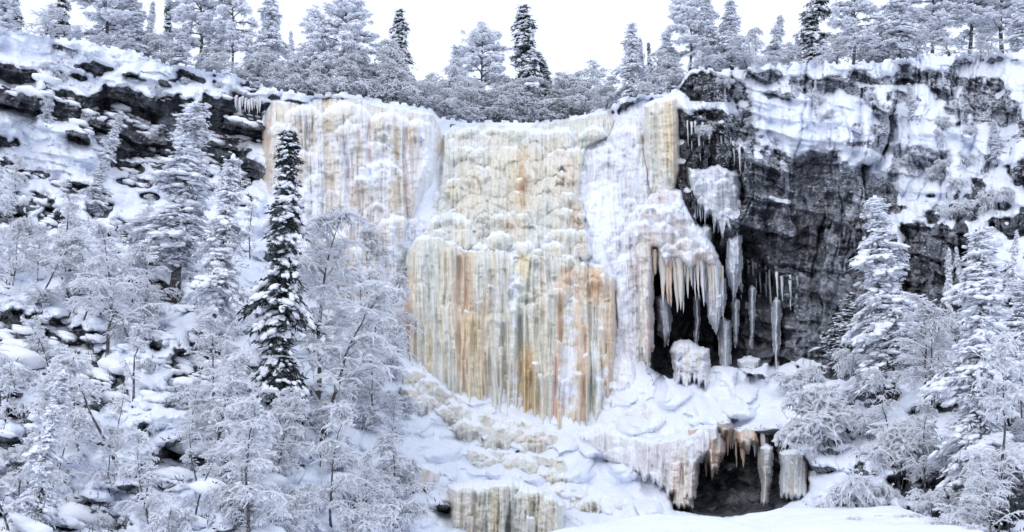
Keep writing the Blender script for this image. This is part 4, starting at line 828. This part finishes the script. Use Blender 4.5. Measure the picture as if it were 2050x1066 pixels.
zones = [([(235, 60), (330, 62), (420, 90), (480, 100), (520, 96)], 'frosted birch at the feet of the left rim pines'),
         ([(560, 100), (590, 120), (615, 96), (650, 110), (675, 84), (715, 96), (735, 100), (560, 130), (690, 130)], 'frosted birch in the white thicket above the left ice curtain'),
         ([(745, 92), (775, 120), (790, 84), (815, 130), (835, 150), (858, 170), (750, 140), (870, 160)], 'frosted birch in the white thicket around the lone narrow spire'),
         ([(888, 122), (905, 165), (935, 170), (950, 150), (985, 160), (1010, 150), (1030, 165), (1000, 185), (925, 190)], 'frosted birch in the white thicket below the round dark pine'),
         ([(1060, 150), (1085, 185), (1110, 180), (1070, 180)], 'frosted birch at the foot of the tallest spruce spire'),
         ([(1130, 150), (1145, 132), (1165, 124), (1180, 150), (1210, 165), (1225, 170), (1155, 165)], 'lacy frosted birch against the bright gap of sky'),
         ([(1300, 110), (1322, 120), (1400, 80), (1480, 60), (1500, 86), (1535, 84), (1575, 96), (1345, 110)], 'frosted birch in the understorey of the right rim'),
         ([(1680, 60), (1740, 70), (1775, 66), (1835, 60), (1900, 54), (1980, 50)], 'frosted birch between the big right corner pines')]
for pts, lab in zones:
    for k, (x, ty) in enumerate(pts * 2):
        bx = x + (RT.uniform(-5, 5) if k < len(pts) else RT.uniform(-26, 26)); ty = ty + (k >= len(pts)) * RT.uniform(10, 50)
        rim_tree('bir', RT.randrange(4), bx, ty, RT.randrange(1, 6), rim_label(bx, ty) or lab, 'frosted birches along the rim', w=RT.uniform(52, 84), tx=x + RT.uniform(-12, 12))
# foreground conifers and birches on the slopes
LOWT = [
 ('spr', 0, 548, 850, 582, 260, 118, 'tallest foreground spruce, dark and snow-loaded, in front of the left ice curtain'),
 ('spt', 0, 345, 604, 392, 205, 170, 'broad snow-loaded spruce with a bare lower trunk on the upper left slope'),
 ('spt', 1, 424, 706, 464, 308, 110, 'slim snow-loaded spruce between the broad spruce and the tallest one'),
 ('spf', 0, 206, 330, 246, 222, 44, 'small leaning snowy spruce against the dark left cliff'),
 ('spf', 1, 190, 428, 200, 325, 70, 'rounded snowy spruce at the foot of the dark left cliff'),
 ('spf', 0, 97, 246, 98, 188, 34, 'tiny snowy spruce on a ledge of the left cliff'),
 ('spf', 0, 80, 1085, 118, 742, 90, 'snow-loaded young spruce in the lower left corner'),
 ('bir', 2, 500, 1085, 520, 790, 150, 'large frosted birch below the tallest foreground spruce'),
 ('spf', 2, 1795, 800, 1744, 396, 140, 'tall snow-loaded spruce at the foot of the dark right cliff'),
 ('spr', 2, 1690, 742, 1690, 584, 84, 'small dark spruce with a white tip left of the tall right spruce'),
 ('spf', 1, 1985, 1010, 1946, 460, 170, 'tallest snow-loaded spruce on the right slope'),
 ('spf', 2, 2048, 850, 2035, 560, 110, 'snowy spruce cut by the right picture edge'),
 ('spf', 0, 1826, 236, 1820, 168, 30, 'tiny frosted spruce on the upper right cliff step'),
 ('spf', 0, 1482, 196, 1476, 128, 30, 'little snowy spruce at the top edge of the right cliff'),
 ('spf', 0, 1995, 330, 1990, 240, 40, 'small frosted spruce among the rocks of the upper right slope'),
 ('thn', 1, 258, 985, 305, 640, None, 'slim dark-trunked birch leaning right on the lower left slope'),
 ('bir', 1, 636, 812, 676, 420, 190, 'large frosted birch with dark limbs between the tallest spruce and the main curtain'),
 ('bir', 0, 640, 900, 700, 560, 190, 'wide frosted birch spreading low in front of the left ice curtain'),
 ('bir', 2, -10, 520, 72, 340, 110, 'curving birch at the left edge with thick white limbs'),
 ('thn', 0, 8, 900, 18, 700, 60, 'dark-trunked birch at the left edge above the lower corner'),
 ('thn', 1, 25, 1080, 60, 820, 60, 'thin bent birch in the lower left corner'),
 ('bir', 1, 215, 700, 240, 440, 130, 'frosted birch on the open snow left of the broad spruce'),
 ('bir', 2, 60, 640, 70, 455, 110, 'frosted birch over the left snow bank'),
 ('thn', 0, 124, 560, 138, 352, 50, 'thin upright birch below the left cliff'),
 ('thn', 1, 268, 800, 300, 590, 60, 'thin leaning birch above the open snow bank'),
 ('thn', 0, 500, 520, 508, 385, 36, 'dead-straight thin birch just left of the tallest spruce'),
 ('thn', 0, 168, 640, 186, 540, 44, 'small forked birch sapling on the left snow bank'),
 ('bir', 3, 300, 620, 310, 480, 90, 'drooping frosted birch beside the trunk of the broad spruce'),
 ('bir', 0, 160, 930, 150, 700, 110, 'frosted birch rooted beside the dark bank at lower left'),
 ('bir', 1, 430, 940, 452, 690, 130, 'frosted birch below the slim spruce'),
 ('bir', 3, 790, 1020, 800, 860, 110, 'frosted birch low on the left of the apron'),
 ('bir', 0, 1852, 800, 1870, 600, 120, 'frosted birch between the two tall right spruces'),
 ('bir', 2, 2000, 1040, 1960, 640, 150, 'frosted birch with a bent dark stem on the right slope'),
 ('bsh', 1, 1672, 905, 1610, 700, 210, 'fan-shaped frosted shrub with dark arching stems right of the snow mound'),
 ('bsh', 0, 1600, 790, 1590, 712, 110, 'rounded frosted shrub at the right end of the snow mound'),
 ('bsh', 2, 1700, 1060, 1690, 880, 210, 'heavily rimed shrub right of the lower cave'),
 ('bsh', 0, 330, 1080, 335, 985, 120, 'snow-bowed shrub arching at the bottom edge left of centre'),
 ('bsh', 1, 1800, 960, 1780, 780, 190, 'white rimed shrub under the tall right spruce'),
]
for kd, v, bx, by, tx, ty, wd, lab in LOWT: low_tree(kd, v, bx, by, tx, ty, lab, {'b': 'birches and shrubs of note on the slopes', 't': 'birches and shrubs of note on the slopes', 's': 'spruces on the slopes'}[kd[0]], wd)
LM = [(548, 700, 'the tallest foreground spruce'), (380, 420, 'the broad snow-loaded spruce'), (440, 560, 'the slim snow-loaded spruce'), (225, 290, 'the small leaning cliff spruce'), (100, 900, 'the lower left young spruce'),
      (1770, 600, 'the tall right spruce below the cliff'), (1965, 720, 'the tallest right slope spruce'), (1690, 660, 'the small dark white-tipped spruce'), (60, 690, 'the dark brushy bank'), (340, 940, 'the dark undercut bank'), (170, 1045, 'the lowest left dark bank'),
      (1650, 820, 'the fan-shaped shrub'), (1450, 950, 'the lower cave'), (840, 800, 'the brown ice domes'), (850, 955, 'the small ice bulge'), (960, 1020, 'the bottom ice curtain'), (812, 600, 'the main ice curtain'), (700, 450, 'the left ice curtain'),
      (1430, 160, 'the dark blocks atop the right cliff'), (1600, 240, 'the large snow patch on the right cliff'), (1780, 200, 'the rim gap of the right cliff'), (300, 180, 'the left cliff ledges'), (20, 250, 'the left cliff edge'), (1960, 240, 'the upper right brown rocks'), (1850, 950, 'the dark rock gap at lower right'), (280, 800, 'the slim leaning birch'), (60, 460, 'the curving left-edge birch')]
SEEN = {}
def near_label(noun, x, y, h):
    lm = sorted(LM, key=lambda q: math.hypot(q[0] - x, q[1] - y))
    for q in lm[:7]:
        for d2 in (0, 1):
            dx, dy = x - q[0], y - h / 2 - q[1]
            d = ('left of' if dx < 0 else 'right of') if (abs(dx) > abs(dy)) != bool(d2) else ('above' if dy < 0 else 'below')
            for far in ('close ', '') if math.hypot(dx, dy) < 90 else ('', ):
                lab = (('small ' if h < 60 else 'tall ' if h > 140 else '') + noun + ' ' + far + d + ' ' + q[2]).strip()
                if lab not in SEEN: SEEN[lab] = 1; return lab
    return (('small ' if h < 60 else '') + noun + ' in the thicket around ' + lm[0][2])
thick = [  # kinds, x range, y range, count, height px, label, group
 ('bir', (470, 800), (800, 1100), 12, (130, 240), 'frosted birch in the white thicket left of the lower apron', 'thicket left of the apron'),
 ('bsh', (420, 820), (820, 1100), 22, (60, 120), 'rimed shrub in the white thicket left of the lower apron', 'thicket left of the apron'),
 ('bir', (600, 780), (560, 800), 9, (120, 200), 'frosted birch standing before the foot of the left ice curtain', 'birches before the left curtain'),
 ('bsh', (660, 800), (480, 800), 14, (45, 90), 'rimed shrub on the snowy shoulder left of the main ice curtain', 'shrubs left of the main curtain'),
 ('bir', (-20, 330), (430, 640), 10, (90, 170), 'frosted birch on the upper left slope below the cliff', 'birches on the upper left slope'),
 ('bsh', (-20, 480), (440, 760), 18, (34, 80), 'small rimed shrub on the upper left slope', 'shrubs on the left slope'),
 ('bir', (-20, 480), (700, 1090), 8, (120, 220), 'frosted birch on the lower left slope', 'birches on the lower left slope'),
 ('bsh', (-20, 440), (760, 1090), 17, (40, 90), 'small rimed shrub on the lower left slope', 'shrubs on the left slope'),
 ('bir', (1720, 2070), (700, 1100), 9, (120, 230), 'frosted birch in the tangle on the right slope', 'birches on the right slope'),
 ('bsh', (1680, 2070), (760, 1120), 26, (50, 120), 'rimed shrub in the tangle on the right slope', 'shrubs on the right slope'),
 ('spf', (1880, 2060), (520, 700), 4, (100, 170), 'young snowy spruce high on the right slope', 'young spruces on the right slope'),
 ('thn', (0, 500), (560, 1080), 16, (90, 190), 'bare-stemmed thin birch scattered on the left slope', 'thin birches on the left slope'),
 ('bsh', (1860, 2050), (240, 460), 10, (26, 56), 'tiny rimed shrub among the rocks of the upper right slope', 'shrubs on the upper right slope'),
 ('spf', (1400, 1900), (150, 230), 8, (26, 50), '', 'small spruces on the right cliff steps'),
 ('bsh', (1380, 1760), (140, 330), 16, (20, 44), '', 'shrubs on the right cliff ledges'),
 ('bsh', (0, 500), (110, 300), 12, (18, 36), 'tiny rimed shrub on a ledge of the left cliff', 'shrubs on the left cliff'),
]
for kd, xr, yr, n, hr, lab, grp in thick:
    for k in range(n):
        x = RT.uniform(*xr); y = yr[0] + (yr[1] - yr[0]) * (k + RT.random()) / n; h = RT.uniform(*hr) * (.75 + .35 * (y - yr[0]) / (yr[1] - yr[0]))
        low_tree(kd, RT.randrange(9), x, y, x + RT.uniform(-.16, .16) * h, y - h, near_label({'bir': 'frosted birch', 'thn': 'thin bare-stemmed birch', 'bsh': 'white rimed shrub', 'spf': 'young snowy spruce'}[kd], x, y, h), grp, None)
# ------------------------------------------------------------------ loose snow cushions and dark brush: nobody could count them
rs = np.random.default_rng(9)
Vg = np.stack([VX, VY, VZ], -1)
cand = (above < 1) & (GX > -60) & (GX < 2110) & (mid_ice < .3) & (up_cave < .3) & (low_cave < .3)
ii, jj = np.nonzero(cand & (snow < .25) & (L1 > .7) & (rs.random(GX.shape) < np.where(GX > 1360, .0, .4) * np.where(hol > .4, .2, 1))); pick = rs.choice(len(ii), min(3200, len(ii)), replace=False)
P = Vg[ii[pick], jj[pick]]; n = len(P); s = rs.gamma(3, .055, n) + .04
th = rs.normal(0, .5, n); L = np.concatenate([P + np.stack([0 * s, -.04 + 0 * s, s * .1], -1), np.stack([np.cos(th), .2 * np.sin(th), -.2 + 0 * th], -1), np.stack([s * 1.7, s, s * .6], -1)], 1)
V, Fc = lumps_mesh(L, rs, .12); tag(mesh('snow_cushions', V, Fc, M_FROST), 'small rounded snow cushions caught on ledges and brush of dark rock', kind='stuff')
ii, jj = np.nonzero(cand & (snow > .05) & (snow < .5) & (slope_zone > .3)); pick = rs.choice(len(ii), min(26000, len(ii)), replace=False)
P = Vg[ii[pick], jj[pick]]; n = len(P); V, Fc = cards_mesh(P + rs.normal(0, .06, (n, 3)), rs.normal(0, .8, (n, 3)) + [0, -.6, .5], rs.uniform(.15, .5, n), rs.uniform(.008, .03, n), rs)
tag(mesh('brush', V, Fc, M_NEED, smooth=False), 'dark heather and brush poking out along the edges of the snow', kind='stuff')
